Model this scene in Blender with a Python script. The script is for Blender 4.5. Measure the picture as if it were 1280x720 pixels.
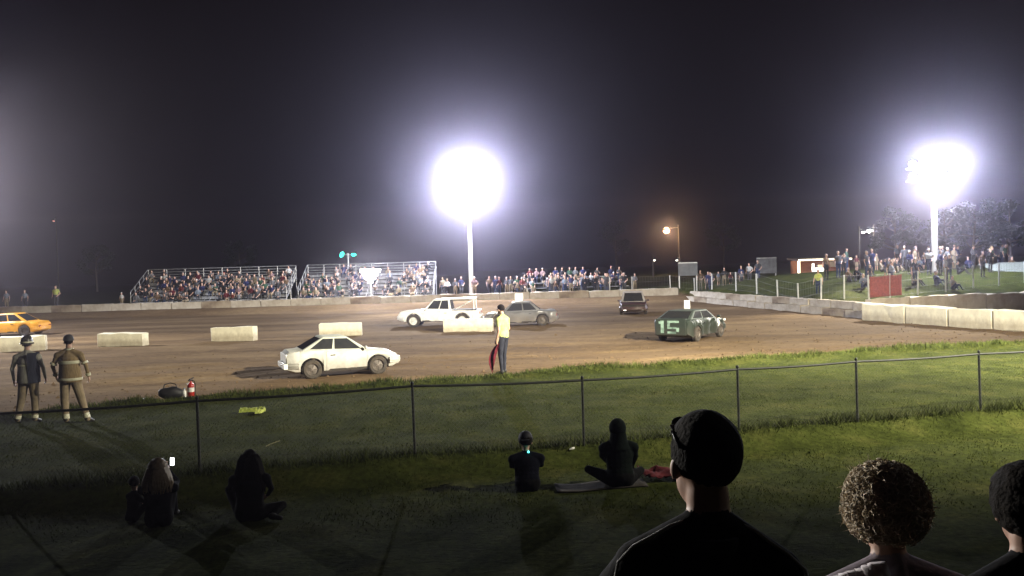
import bpy, bmesh, math, random
import numpy as np
from mathutils import Vector, Matrix, noise
R = math.radians
random.seed(7); rng = np.random.default_rng(7)
scn = bpy.context.scene
COL = scn.collection
for o in list(bpy.data.objects):
    bpy.data.objects.remove(o)

# ------------------------------------------------------------------ camera
H, F, ROLL, PITCH = 2.85, 1108.0, R(1.6), math.atan(30 / 1108.0)
cam = bpy.data.cameras.new('camera'); co = bpy.data.objects.new('camera', cam); COL.objects.link(co)
cam.sensor_width = 36; cam.lens = 36 * F / 1280; cam.clip_end = 2000; cam.clip_start = .05
co.matrix_world = Matrix.Translation((0, 0, H)) @ Matrix.Rotation(R(90) - PITCH, 4, 'X') @ Matrix.Rotation(-ROLL, 4, 'Z')
scn.camera = co
scn.view_settings.view_transform = 'Standard'; scn.view_settings.look = 'None'
scn.view_settings.exposure = 0.0; scn.view_settings.gamma = 1
scn.cycles.use_denoising = True
scn.cycles.volume_bounces = 0
scn.cycles.max_bounces = 4; scn.cycles.diffuse_bounces = 2; scn.cycles.glossy_bounces = 2
scn.cycles.sample_clamp_indirect = 3.0
# ------------------------------------------------------------------ night sky
w = bpy.data.worlds.new('World'); scn.world = w; w.use_nodes = True
bg = w.node_tree.nodes['Background']
bg.inputs[0].default_value = (1, .62, .76, 1); bg.inputs[1].default_value = .0030
# ------------------------------------------------------------------ the lit lamps of the place
HAZE = .00125
L_MID = (-3.5, 76.0, 9.9); L_RIGHT = (28.6, 60.0, 8.45); L_LEFT = (-36.5, 50.0, 9.6); L_NEAR = (18.5, 9.5, 10.5)
COOL = (.80, .84, 1.0)
def lamp(name, kind, loc, inten, color=COOL, aim=None, cone=120, blend=.5, radius=.25):
    l = bpy.data.lights.new(name, kind); o = bpy.data.objects.new(name, l); COL.objects.link(o)
    o.location = loc; l.color = color; l.energy = inten * 4 * math.pi * math.pi if kind in ('POINT', 'SPOT') else inten
    l.shadow_soft_size = radius
    if aim is not None:
        o.rotation_euler = (Vector(aim) - Vector(loc)).to_track_quat('-Z', 'Y').to_euler()
        l.spot_size = R(cone); l.spot_blend = blend
    return o
def front(p, d=1.3, dz=-.1): return (p[0], p[1] - d, p[2] + dz)
WARM = (1, .92, .72); PALE = (1, .95, .84)
lamp('floodlight_glow', 'POINT', front(L_MID), 900)
lamp('floodlight_glow', 'POINT', front(L_RIGHT), 390)
lamp('floodlight_glow', 'POINT', front(L_LEFT), 460)
lamp('floodlight_beam', 'SPOT', front(L_MID), 1100, color=PALE, aim=(-5, 60, 0), cone=54, blend=.8)
lamp('floodlight_beam', 'SPOT', front(L_RIGHT), 1200, color=WARM, aim=(19, 47, 0), cone=54, blend=.8)
lamp('floodlight_beam', 'SPOT', front(L_LEFT), 900, color=PALE, aim=(-21, 41, 0), cone=66, blend=.8)
lamp('floodlight_beam', 'SPOT', front(L_LEFT), 3200, color=PALE, aim=(1.1, 2.4, 2.2), cone=4.6, blend=.5)  # narrow spot added only to rim the nearest spectators with light
NEAR_HEAD = (L_NEAR[0] - .9, L_NEAR[1] + .9, L_NEAR[2] - .1)
lamp('floodlight_beam', 'SPOT', NEAR_HEAD, 1250, color=WARM, aim=(8, 24.5, 0), cone=99, blend=.8)
lamp('floodlight_beam', 'SPOT', NEAR_HEAD, 2500, color=WARM, aim=(11, 34, 0), cone=66, blend=.9)
lamp('floodlight_beam', 'SPOT', NEAR_HEAD, 2300, color=WARM, aim=(-13, 44, 0), cone=52, blend=.8)

# ------------------------------------------------------------------ pixel -> place
def ray(px, py):
    dx, dy = px - 640, 360 - py
    c, s = math.cos(-ROLL), math.sin(-ROLL)
    ux, uy = dx * c - dy * s, dx * s + dy * c
    return Vector((ux, F * math.cos(PITCH) + uy * math.sin(PITCH), -F * math.sin(PITCH) + uy * math.cos(PITCH))) / F
def at(px, py, z):
    r = ray(px, py); t = (z - H) / r.z; return Vector((r.x * t, r.y * t, z))
def far(px, py, d):
    r = ray(px, py); t = d / r.y; return Vector((r.x * t, d, H + r.z * t))

# ------------------------------------------------------------------ materials
def mat(name, c1, c2=None, rough=.7, scale=6, metal=0, bump=0, bscale=None, stretch=(1, 1, 1), emit=0, spec=.5, detail=4):
    m = bpy.data.materials.new(name); m.use_nodes = True
    nt = m.node_tree; b = nt.nodes['Principled BSDF']
    b.inputs['Roughness'].default_value = rough; b.inputs['Metallic'].default_value = metal
    b.inputs['Specular IOR Level'].default_value = spec
    if c2 is None: c2 = tuple(min(1, v * .75) for v in c1)
    tc = nt.nodes.new('ShaderNodeTexCoord'); mp = nt.nodes.new('ShaderNodeMapping'); mp.inputs['Scale'].default_value = stretch
    nt.links.new(tc.outputs['Object'], mp.inputs['Vector'])
    n = nt.nodes.new('ShaderNodeTexNoise'); n.inputs['Scale'].default_value = scale; n.inputs['Detail'].default_value = detail
    nt.links.new(mp.outputs[0], n.inputs['Vector'])
    r = nt.nodes.new('ShaderNodeValToRGB'); r.color_ramp.elements[0].position = .35; r.color_ramp.elements[1].position = .65
    r.color_ramp.elements[0].color = (*c2, 1); r.color_ramp.elements[1].color = (*c1, 1)
    nt.links.new(n.outputs['Fac'], r.inputs[0]); nt.links.new(r.outputs[0], b.inputs['Base Color'])
    if bump:
        n2 = nt.nodes.new('ShaderNodeTexNoise'); n2.inputs['Scale'].default_value = bscale or scale * 4; n2.inputs['Detail'].default_value = 5
        nt.links.new(mp.outputs[0], n2.inputs['Vector'])
        bp = nt.nodes.new('ShaderNodeBump'); bp.inputs['Strength'].default_value = bump; bp.inputs['Distance'].default_value = .02
        nt.links.new(n2.outputs['Fac'], bp.inputs['Height']); nt.links.new(bp.outputs[0], b.inputs['Normal'])
    if emit:
        nt.links.new(r.outputs[0], b.inputs['Emission Color']); b.inputs['Emission Strength'].default_value = emit
    return m
def paint(name, c, dirt=(.16, .12, .08), amount=.5, top=.75, rough=.35):
    """car paint with dried mud thrown up from the track, thickest low on the panels"""
    m = mat(name, c, tuple(v * .86 for v in c), rough=rough, scale=3)
    nt = m.node_tree; b = nt.nodes['Principled BSDF']; ramp = [n for n in nt.nodes if n.type == 'VALTORGB'][0]
    tc = [n for n in nt.nodes if n.type == 'TEX_COORD'][0]
    sp = nt.nodes.new('ShaderNodeSeparateXYZ'); nt.links.new(tc.outputs['Object'], sp.inputs[0])
    mr = nt.nodes.new('ShaderNodeMapRange'); mr.inputs[1].default_value = top; mr.inputs[2].default_value = .2
    mr.inputs[3].default_value = 0; mr.inputs[4].default_value = 1; nt.links.new(sp.outputs['Z'], mr.inputs[0])
    n = nt.nodes.new('ShaderNodeTexNoise'); n.inputs['Scale'].default_value = 5; n.inputs['Detail'].default_value = 8
    n.inputs['Roughness'].default_value = .7; nt.links.new(tc.outputs['Object'], n.inputs['Vector'])
    mu = nt.nodes.new('ShaderNodeMath'); mu.operation = 'MULTIPLY_ADD'; mu.inputs[1].default_value = amount; nt.links.new(mr.outputs[0], mu.inputs[0]); 
    s2 = nt.nodes.new('ShaderNodeMath'); s2.operation = 'SUBTRACT'; s2.inputs[1].default_value = .5; nt.links.new(n.outputs['Fac'], s2.inputs[0])
    nt.links.new(s2.outputs[0], mu.inputs[2])
    mx = nt.nodes.new('ShaderNodeMix'); mx.data_type = 'RGBA'; mx.inputs[7].default_value = (*dirt, 1)
    mu.use_clamp = True
    nt.links.new(mu.outputs[0], mx.inputs[0]); nt.links.new(ramp.outputs[0], mx.inputs[6]); nt.links.new(mx.outputs[2], b.inputs['Base Color'])
    return m
M = {}
def K(key, *a, **k):
    if key not in M: M[key] = mat(key, *a, **k)
    return M[key]
concrete = K('concrete', (.46, .41, .33), (.33, .28, .21), rough=.9, scale=2.2, bump=.5, bscale=18)
concrete_dirty = K('muddy_concrete', (.34, .28, .20), (.17, .125, .08), rough=.95, scale=1.4, bump=.5, bscale=14)
block_white = paint('whitewashed_concrete', (.76, .72, .56), dirt=(.22, .17, .11), amount=.55, top=.42, rough=.9)
steel = K('galvanised_steel', (.50, .50, .50), (.36, .36, .37), rough=.45, metal=.6, scale=4)
dull_steel = K('dull_fence_steel', (.045, .048, .045), (.025, .028, .025), rough=.6, metal=.3, scale=9)
alu = K('aluminium_plank', (.30, .30, .30), (.20, .20, .20), rough=.5, metal=.4, scale=5)
wood_pole = K('bleached_pole_wood', (.52, .48, .42), (.36, .33, .28), rough=.85, scale=3, stretch=(4, 4, .3), bump=.3)
dark_metal = K('dark_metal', (.04, .04, .045), rough=.5, metal=.5)
rubber = K('tyre_rubber', (.022, .02, .018), (.06, .046, .032), rough=.9, scale=7, bump=.3)
rim_m = K('dusty_rim', (.12, .10, .085), (.06, .05, .04), rough=.6, metal=.3)
glass = K('dark_glass', (.02, .022, .025), (.03, .03, .03), rough=.08)
under = K('underbody', (.02, .018, .016), (.04, .03, .02), rough=.9)
black_cloth = K('black_cloth', (.010, .010, .011), (.006, .006, .007), rough=.9, scale=20, bump=.3, bscale=60)
skin = K('skin', (.50, .31, .23), (.42, .25, .18), rough=.55, scale=8)
hair_dark = K('dark_hair', (.012, .009, .007), (.007, .005, .004), rough=.9, spec=.15, scale=30, bump=.5, bscale=90)
shoe_m = K('dark_shoe', (.03, .03, .03), rough=.7)
white_m = K('white_paint', (.80, .80, .76), (.70, .69, .64), rough=.5)
lens_white = K('floodlight_lens', (.93, .96, 1.0), (.93, .96, 1.0), emit=60)

# ------------------------------------------------------------------ mesh helpers
class MB:
    def __init__(s): s.v = []; s.f = []; s.mi = []
    def add(s, vs, fs, mi=0):
        o = len(s.v); s.v += [tuple(v) for v in vs]; s.f += [tuple(i + o for i in f) for f in fs]; s.mi += [mi] * len(fs); return s
    def box(s, c, size, rot=None, mi=0, taper=1.0):
        hx, hy, hz = (d / 2 for d in size); vs = []
        for z, t in ((-hz, 1), (hz, taper)):
            for x, y in ((-hx, -hy), (hx, -hy), (hx, hy), (-hx, hy)): vs.append(Vector((x * t, y * t, z)))
        if rot is not None: vs = [rot @ v for v in vs]
        c = Vector(c); return s.add([v + c for v in vs], [(3, 2, 1, 0), (4, 5, 6, 7), (0, 1, 5, 4), (1, 2, 6, 5), (2, 3, 7, 6), (3, 0, 4, 7)], mi)
    def tube(s, p0, p1, r0, r1=None, n=8, mi=0):
        r1 = r0 if r1 is None else r1; p0 = Vector(p0); p1 = Vector(p1); d = (p1 - p0).normalized()
        a = d.orthogonal().normalized(); b = d.cross(a); vs = []
        for p, r in ((p0, r0), (p1, r1)):
            for k in range(n):
                t = 2 * math.pi * k / n; vs.append(p + (a * math.cos(t) + b * math.sin(t)) * r)
        fs = [(k, (k + 1) % n, n + (k + 1) % n, n + k) for k in range(n)] + [tuple(range(n - 1, -1, -1)), tuple(range(n, 2 * n))]
        return s.add(vs, fs, mi)
    def path(s, pts, r, n=6, mi=0):
        pts = [Vector(p) for p in pts]; rs = r if isinstance(r, (list, tuple)) else [r] * len(pts); vs = []; a = None
        for i, p in enumerate(pts):
            d = (pts[min(i + 1, len(pts) - 1)] - pts[max(i - 1, 0)]).normalized()
            a = d.orthogonal().normalized() if a is None else (a - d * a.dot(d)).normalized()
            b = d.cross(a)
            for k in range(n):
                t = 2 * math.pi * k / n; vs.append(p + (a * math.cos(t) + b * math.sin(t)) * rs[i])
        fs = []
        for i in range(len(pts) - 1):
            for k in range(n): fs.append((i * n + k, i * n + (k + 1) % n, (i + 1) * n + (k + 1) % n, (i + 1) * n + k))
        fs += [tuple(range(n - 1, -1, -1)), tuple(range((len(pts) - 1) * n, len(pts) * n))]
        return s.add(vs, fs, mi)
    def lathe(s, prof, n=16, c=(0, 0, 0), axis='Z', mi=0):
        vs = []; c = Vector(c)
        for r, z in prof:
            for k in range(n):
                t = 2 * math.pi * k / n; x, y = r * math.cos(t), r * math.sin(t)
                vs.append(c + (Vector((x, y, z)) if axis == 'Z' else Vector((x, z, y))))
        fs = []
        for i in range(len(prof) - 1):
            for k in range(n):
                q = (i * n + k, i * n + (k + 1) % n, (i + 1) * n + (k + 1) % n, (i + 1) * n + k)
                fs.append(q if axis == 'Z' else q[::-1])
        return s.add(vs, fs, mi)
    def ball(s, c, r, n=12, m=8, rot=None, mi=0):
        c = Vector(c); r = (r, r, r) if isinstance(r, (int, float)) else r; vs = [(0, 0, -1)]
        for i in range(1, m):
            p = -math.pi / 2 + math.pi * i / m
            for k in range(n): t = 2 * math.pi * k / n; vs.append((math.cos(p) * math.cos(t), math.cos(p) * math.sin(t), math.sin(p)))
        vs.append((0, 0, 1)); q = []
        for v in vs:
            u = Vector((v[0] * r[0], v[1] * r[1], v[2] * r[2])); q.append((rot @ u if rot is not None else u) + c)
        fs = [(0, 1 + (k + 1) % n, 1 + k) for k in range(n)]
        for i in range(m - 2):
            for k in range(n): fs.append((1 + i * n + k, 1 + i * n + (k + 1) % n, 1 + (i + 1) * n + (k + 1) % n, 1 + (i + 1) * n + k))
        e = len(vs) - 1; b0 = 1 + (m - 2) * n; fs += [(e, b0 + k, b0 + (k + 1) % n) for k in range(n)]
        return s.add(q, fs, mi)
    def mesh(s, name, mats, smooth=None, bevel=0):
        me = bpy.data.meshes.new(name); me.from_pydata(s.v, [], s.f)
        for m in (mats if isinstance(mats, (list, tuple)) else [mats]): me.materials.append(m)
        if any(s.mi): me.polygons.foreach_set('material_index', s.mi)
        if bevel:
            bm = bmesh.new(); bm.from_mesh(me)
            bmesh.ops.bevel(bm, geom=[e for e in bm.edges if len(e.link_faces) == 2 and e.calc_face_angle(0) > .5], offset=bevel, segments=2, affect='EDGES', profile=.6)
            bm.to_mesh(me); bm.free()
        if smooth is not None:
            me.polygons.foreach_set('use_smooth', [True] * len(me.polygons)); me.set_sharp_from_angle(angle=R(smooth))
        me.update(); return me
    def build(s, name, mats, parent=None, smooth=None, bevel=0): return link(name, s.mesh(name, mats, smooth, bevel), parent)
def link(name, me, parent=None):
    o = bpy.data.objects.new(name, me); COL.objects.link(o)
    if parent: o.parent = parent
    return o
def tag(o, label=None, cat=None, group=None, kind=None):
    if label: o['label'] = label
    if cat: o['category'] = cat
    if group: o['group'] = group
    if kind: o['kind'] = kind
    return o
def thing(name, label, cat, loc=(0, 0, 0), rz=0, group=None):
    o = bpy.data.objects.new(name, None); COL.objects.link(o); o.empty_display_size = .2
    o.location = loc; o.rotation_euler = (0, 0, rz); return tag(o, label, cat, group)
def copy_tree(o, parent=None):
    c = o.copy(); COL.objects.link(c)
    if parent: c.parent = parent
    for ch in o.children: copy_tree(ch, c)
    return c

# ------------------------------------------------------------------ terrain
def sstep(t): t = np.clip(t, 0, 1); return t * t * (3 - 2 * t)
def y_fence(x): return 13.74 + .25 * x
def y_edge(x): xx = np.clip(x, -24, 26); return 22.75 + .347 * x - .0058 * (xx - 1) ** 2
def x_wall(y): return np.where(y > 45.6, 13.7 + (72.6 - y) * .1778, 18.5 + (45.6 - y) * .37)
def vnoise(x, y, sx, sy, seed=0):
    """cheap smooth value noise on a lattice"""
    u, v = np.asarray(x, float) / sx + 1000, np.asarray(y, float) / sy + 1000
    i, j = np.floor(u).astype(np.int64), np.floor(v).astype(np.int64); fu, fv = u - i, v - j
    fu = fu * fu * (3 - 2 * fu); fv = fv * fv * (3 - 2 * fv)
    def h(a, b):
        n = (a * 374761393 + b * 668265263 + seed * 1442695041) & 0x7fffffff
        n = ((n ^ (n >> 13)) * 1274126177) & 0x7fffffff
        return ((n ^ (n >> 16)) & 0xffff) / 65535.0
    return (h(i, j) * (1 - fu) + h(i + 1, j) * fu) * (1 - fv) + (h(i, j + 1) * (1 - fu) + h(i + 1, j + 1) * fu) * fv
def hill_dist(x, y):
    return np.minimum(x - x_wall(y), y - (50.5 + .2 * (x - 19)))
def terrain(x, y):
    x = np.asarray(x, float); y = np.asarray(y, float)
    t = y - y_edge(x) + (vnoise(x, y, 1.3, 1.3, 3) - .5) * .5
    z = -.55 * sstep(t / 2.6)
    z = z + .10 * np.exp(-((t + .3) / .5) ** 2) * (.4 + vnoise(x, y, .6, .6, 5))
    u = y_fence(x) - y
    z = z - .17 * sstep((u - .12) / .75) * (t < -1)
    on = sstep((t - 1.5) / 1.5)
    z = z + on * ((vnoise(x + .4 * y, y, 7, 1.3, 11) - .5) * .06 + (vnoise(x, y + .15 * x, 2.4, .8, 12) - .5) * .03 + (vnoise(x, y, .35, .3, 14) - .5) * .02)
    for c_, wv_, sd in ((5.2, 1.2, 1), (8.4, 1.8, 2), (11.0, 1.5, 3), (14.5, 2.2, 4), (19.0, 2.6, 5), (24.0, 3.0, 6)):
        lane = t - c_ - wv_ * (vnoise(x, 0 * x + sd * 7, 14, 1, 50 + sd) - .5) * 2
        for of in (-.72, .72): z = z - on * .045 * np.exp(-((lane - of) / .2) ** 2) + on * .022 * np.exp(-((np.abs(lane - of) - .36) / .12) ** 2)
    z = z + (1 - on) * ((vnoise(x, y, 1.7, 1.7, 21) - .5) * .06 + (vnoise(x, y, .4, .4, 22) - .5) * .035)
    z = z + .50 * sstep((y - 70.3) / 1.6) * (x < x_wall(y) + 1) + .15 * sstep((y - 73.2) / 1) * (x < x_wall(y) + 1)
    hd = hill_dist(x, y)
    z = z + np.where(hd > .5, .55 * sstep((hd - .5) / 1.0) + 1.75 * (1 - np.exp(-np.maximum(hd - .8, 0) / 4.2)), 0) - np.where((hd > .5) & (y > 70.3) , .6 * sstep((y - 70.3) / 1.6) * sstep((hd - 1) / 1), 0)
    return z
def dirt_mask(x, y):
    t = y - y_edge(x) + (vnoise(x, y, 1.3, 1.3, 3) - .5) * .5 + (vnoise(x, y, .35, .35, 31) - .5) * .5
    d = sstep((t + .35) / .7)
    d = d * (1 - sstep((hill_dist(x, y) - .3) / .6)) * (1 - sstep((y - 75) / 3))
    return d
def gz(x, y): return float(terrain(np.array([x]), np.array([y]))[0])
def axis(segs):
    out = []
    for a, b, st in segs: out += list(np.arange(a, b, st))
    return np.array(out + [segs[-1][1]])
gx = axis([(-200, -60, 14), (-60, -30, 1.5), (-30, -14, .5), (-14, 18, .2), (18, 32, .5), (32, 60, 1.5), (60, 200, 14)])
gy = axis([(-40, 4, 4), (4, 34, .2), (34, 78, .45), (78, 110, 2), (110, 260, 15)])
GX, GY = np.meshgrid(gx, gy); GZ = terrain(GX, GY); GD = dirt_mask(GX, GY)
nx, ny = len(gx), len(gy)
P = np.stack([GX, GY, GZ], -1).reshape(-1, 3)
ii = (np.arange(ny - 1)[:, None] * nx + np.arange(nx - 1)[None]).reshape(-1)
Q = np.stack([ii, ii + 1, ii + nx + 1, ii + nx], -1)
qd = GD.reshape(-1)[Q].mean(1)
def sheet(name, sel, m):
    q = Q[sel]; used, inv = np.unique(q, return_inverse=True); q = inv.reshape(-1, 4)
    me = bpy.data.meshes.new(name); me.vertices.add(len(used)); me.vertices.foreach_set('co', P[used].reshape(-1))
    me.loops.add(q.size); me.loops.foreach_set('vertex_index', q.reshape(-1).astype(np.int32))
    me.polygons.add(len(q)); me.polygons.foreach_set('loop_start', np.arange(0, q.size, 4, dtype=np.int32))
    me.update(calc_edges=True); me.validate()
    me.polygons.foreach_set('use_smooth', [True] * len(q))
    a = me.attributes.new('dirt', 'FLOAT', 'POINT'); a.data.foreach_set('value', GD.reshape(-1)[used])
    me.materials.append(m); return tag(link(name, me), kind='structure')
def ground_material():
    m = bpy.data.materials.new('ground_grass_and_dirt'); m.use_nodes = True; nt = m.node_tree; b = nt.nodes['Principled BSDF']
    b.inputs['Roughness'].default_value = 1.0; b.inputs['Specular IOR Level'].default_value = .04
    tc = nt.nodes.new('ShaderNodeTexCoord')
    def nz(scale, stretch=(1, 1, 1), det=6, rough=.6):
        mp = nt.nodes.new('ShaderNodeMapping'); mp.inputs['Scale'].default_value = stretch; nt.links.new(tc.outputs['Object'], mp.inputs[0])
        n = nt.nodes.new('ShaderNodeTexNoise'); n.inputs['Scale'].default_value = scale; n.inputs['Detail'].default_value = det; n.inputs['Roughness'].default_value = rough
        nt.links.new(mp.outputs[0], n.inputs['Vector']); return n.outputs['Fac']
    def ramp(f, cs):
        r = nt.nodes.new('ShaderNodeValToRGB'); e = r.color_ramp.elements
        while len(e) < len(cs): e.new(.5)
        for k, (p, c) in enumerate(cs): e[k].position = p; e[k].color = (*c, 1)
        nt.links.new(f, r.inputs[0]); return r.outputs[0]
    def mix(f, a, c, mode='MIX'):
        x = nt.nodes.new('ShaderNodeMix'); x.data_type = 'RGBA'; x.blend_type = mode
        (nt.links.new(f, x.inputs[0]) if not isinstance(f, float) else setattr(x.inputs[0], 'default_value', f))
        nt.links.new(a, x.inputs[6]); nt.links.new(c, x.inputs[7]); return x.outputs[2]
    g = ramp(nz(1.1), [(.3, (.025, .032, .007)), (.5, (.046, .056, .013)), (.72, (.080, .082, .024))])
    g2 = ramp(nz(14, (1, .6, 1)), [(.3, (.40, .42, .35)), (.7, (1.25, 1.25, 1.2))]); g = mix(.85, g, g2, 'MULTIPLY')
    bands = ramp(nz(.42, (.22, 1.1, 1), 8, .68), [(.30, (.084, .055, .031)), (.5, (.148, .100, .057)), (.70, (.235, .167, .093))])
    fine = ramp(nz(7, (.5, 1.2, 1), 8, .75), [(.3, (.55, .53, .5)), (.7, (1.3, 1.3, 1.28))]); dd = mix(.8, bands, fine, 'MULTIPLY')
    at_ = nt.nodes.new('ShaderNodeAttribute'); at_.attribute_name = 'dirt'
    nt.links.new(mix(at_.outputs['Fac'], g, dd), b.inputs['Base Color'])
    bp = nt.nodes.new('ShaderNodeBump'); bp.inputs['Strength'].default_value = .6; bp.inputs['Distance'].default_value = .03
    nt.links.new(nz(16, (.5, 1, 1), 8, .7), bp.inputs['Height']); nt.links.new(bp.outputs[0], b.inputs['Normal'])
    return m
gm = ground_material()
sheet('ground', qd <= .5, gm); sheet('dirt_track', qd > .5, gm)

# grass blades: lawn either side of the fence, shaggy ridge along the track
def grass(name, n, region, hmin, hmax, wid, m, seed):
    r = np.random.default_rng(seed); x, y = region(r, n)
    k = (dirt_mask(x, y) + r.uniform(-.25, .25, len(x))) < .5; x, y = x[k], y[k]
    keep = r.uniform(0, 1, len(x)) < (.35 + 1.1 * vnoise(x, y, .5, .5, seed)) * (.12 + .88 * sstep((y - 9.4) / 1.6)); x, y = x[keep], y[keep]  # thinned close to the seats to keep the foreground out of the lamplight
    z = terrain(x, y) - .01; n = len(x)
    h = r.uniform(hmin, hmax, n) * (.5 + vnoise(x, y, .45, .45, seed + 1)) * (.35 + .65 * sstep((y - 9.4) / 1.6)); a = r.uniform(0, 2 * np.pi, n)
    wv = np.stack([np.cos(a), np.sin(a), 0 * a], -1) * (wid * r.uniform(.7, 1.4, n))[:, None]
    ln = np.stack([r.normal(0, .5, n), r.normal(0, .5, n), np.ones(n)], -1) * h[:, None]
    b = np.stack([x, y, z], -1); V = np.empty((n, 3, 3)); V[:, 0] = b - wv; V[:, 1] = b + wv; V[:, 2] = b + ln
    me = bpy.data.meshes.new(name); me.vertices.add(3 * n); me.vertices.foreach_set('co', V.reshape(-1))
    me.loops.add(3 * n); me.loops.foreach_set('vertex_index', np.arange(3 * n, dtype=np.int32))
    me.polygons.add(n); me.polygons.foreach_set('loop_start', np.arange(0, 3 * n, 3, dtype=np.int32)); me.update(calc_edges=True)
    me.materials.append(m); return tag(link(name, me), kind='stuff')
grass_m = mat('grass_blade', (.074, .090, .020), (.034, .045, .010), rough=.8, scale=2.5, spec=.1)
def lawn(r, n):
    x = r.uniform(-16, 18, n); y = r.uniform(7.6, 29, n) ; k = y < y_edge(x) + .2; return x[k], y[k]
grass('lawn_grass', 380000, lawn, .015, .045, .006, grass_m, 41)
def near_fence(r, n):
    x = r.uniform(-12, 16, n); return x, y_fence(x) + r.normal(-.05, .12, n)
grass('fence_foot_grass', 16000, near_fence, .06, .2, .005, grass_m, 43)
def ridge(r, n):
    x = r.uniform(-16, 24, n); return x, y_edge(x) + r.normal(-.35, .22, n)
grass('track_edge_grass', 26000, ridge, .04, .14, .008, grass_m, 45)

def clods(n, seed):
    r = np.random.default_rng(seed); x = r.uniform(-16, 22, n); t = np.abs(r.normal(0, 5, n)) + .3; y = y_edge(x) + t + (r.uniform(0, 1, n) < .3) * r.uniform(0, 14, n)
    z = terrain(x, y); s = .018 + .035 * r.uniform(0, 1, n) ** 3 + .04 * (r.uniform(0, 1, n) < .04); B = np.array([(1, 0, 0), (-.5, .87, 0), (-.5, -.87, 0), (0, 0, .9), (.1, .1, -.5)])
    V = np.stack([x, y, z], -1)[:, None] + B[None] * s[:, None, None] * r.uniform(.6, 1.4, (n, 5, 3)); Fc = np.array([(0, 1, 3), (1, 2, 3), (2, 0, 3), (1, 0, 4), (2, 1, 4), (0, 2, 4)])
    me = bpy.data.meshes.new('dirt_clods'); me.from_pydata(V.reshape(-1, 3).tolist(), [], (Fc[None] + 5 * np.arange(n)[:, None, None]).reshape(-1, 3).tolist())
    me.materials.append(mat('dirt_clod', (.12, .082, .047), (.07, .046, .027), rough=1, scale=.8, spec=.05)); tag(link('dirt_clods', me), kind='stuff')
clods(3200, 9)

# ------------------------------------------------------------------ floodlight towers
def floodlight_tower(loc, cols, rows, label, aim, pole_r=.17, spread=.62):
    base = Vector((loc[0], loc[1], gz(loc[0], loc[1])))
    ang = math.atan2(aim[0] - loc[0], -(aim[1] - loc[1]))
    t = thing('floodlight_tower', label, 'floodlight', base, ang, 'floodlight towers round the track')
    top = loc[2] - base.z
    MB().tube((0, .3, -.3), (0, .3, top + .9), pole_r * 1.25, pole_r, 14).build('pole', wood_pole, t, smooth=40)
    for r in range(rows):
        z = top + (r - (rows - 1) / 2) * .85
        MB().box((0, .12, z - .28), (cols * spread + .3, .09, .12)).build('crossarm', steel, t)
        MB().tube((0, .3, z - .9), (cols * spread * .4, .12, z - .3), .03).tube((0, .3, z - .9), (-cols * spread * .4, .12, z - .3), .03).build('brace', steel, t)
        for c in range(cols):
            x = (c - (cols - 1) / 2) * spread
            rot = Matrix.Rotation(R(12), 4, 'X')
            h = MB().lathe([(.02, .32), (.12, .30), (.2, .14), (.26, 0), (.27, -.03)], 14, axis='Y').build('lamp_head', dark_metal, t, smooth=40)
            h.location = (x, 0, z); h.rotation_euler = (R(14), 0, random.uniform(-.12, .12))
            MB().lathe([(0, -.035), (.15, -.03), (.24, -.012), (.25, 0)], 14, axis='Y').build('lens', lens_white, h, smooth=40)
            MB().path([(-.28, .06, 0), (-.28, .1, -.2), (0, .12, -.27), (.28, .1, -.2), (.28, .06, 0)], .018).build('bracket', steel, h)
    return t
floodlight_tower(L_MID, 6, 3, 'tall floodlight tower with three rows of lamps behind the far straight', (-4, 40))
floodlight_tower(L_RIGHT, 5, 2, 'floodlight tower with two rows of lamps above the hillside crowd on the right', (12, 36))
floodlight_tower(L_LEFT, 5, 2, 'floodlight tower at the far left end of the track', (-16, 38))
floodlight_tower(L_NEAR, 4, 2, 'near floodlight tower by the fence, right of the picture', (-6, 38))

# ------------------------------------------------------------------ concrete walls and blocks
def rough_block(l, d, h, seed, amp=.02):
    bm = bmesh.new(); bmesh.ops.create_cube(bm, size=1)
    bmesh.ops.scale(bm, vec=(l, d, h), verts=bm.verts)
    bmesh.ops.subdivide_edges(bm, edges=[e for e in bm.edges if abs((e.verts[0].co - e.verts[1].co).x) > .1], cuts=3)
    bmesh.ops.bevel(bm, geom=[e for e in bm.edges if e.calc_face_angle(0) > .8], offset=.03, segments=1, affect='EDGES')
    rr = random.Random(seed)
    for v in bm.verts:
        v.co += Vector((rr.gauss(0, amp * .6), rr.gauss(0, amp * .5), rr.gauss(0, amp))) ; v.co.z += h / 2
    me = bpy.data.meshes.new('concrete_block'); bm.to_mesh(me); bm.free(); return me
blk = []
for s in range(4):
    me = rough_block(2.38, .6, .62, s); me.materials.append(concrete if s != 2 else concrete_dirty); blk.append(me)
def wall_run(t, p0, p1, z, h, skip=()):
    d = Vector(p1) - Vector(p0); n = max(1, round(d.length / 2.42)); a = math.atan2(d.y, d.x)
    for k in range(n):
        if k in skip: continue
        o = link('block', random.choice(blk), t); p = Vector(p0) + d * ((k + .5) / n)
        o.location = (p.x + random.uniform(-.03, .03), p.y + random.uniform(-.04, .04), z + random.uniform(-.03, .03)); o.rotation_euler = (0, random.uniform(-.006, .006), a + random.uniform(-.012, .012))
        o.scale = (d.length / n / 2.4, 1, h / .62)
fw = thing('concrete_wall', 'long low concrete block wall along the far straight', 'wall')
wall_run(fw, (-62, 72.6), (13.6, 72.6), -.16, .66)
rw = thing('concrete_wall', 'stepped concrete block wall climbing round the right hand bend', 'wall')
wall_run(rw, (14.2, 72.3), (18.9, 46.2), -.58, .42); wall_run(rw, (14.75, 72.4), (19.45, 46.3), -.2, .42)
sw = thing('concrete_wall', 'low concrete wall at the foot of the right hillside, behind the front blocks', 'wall')
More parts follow.
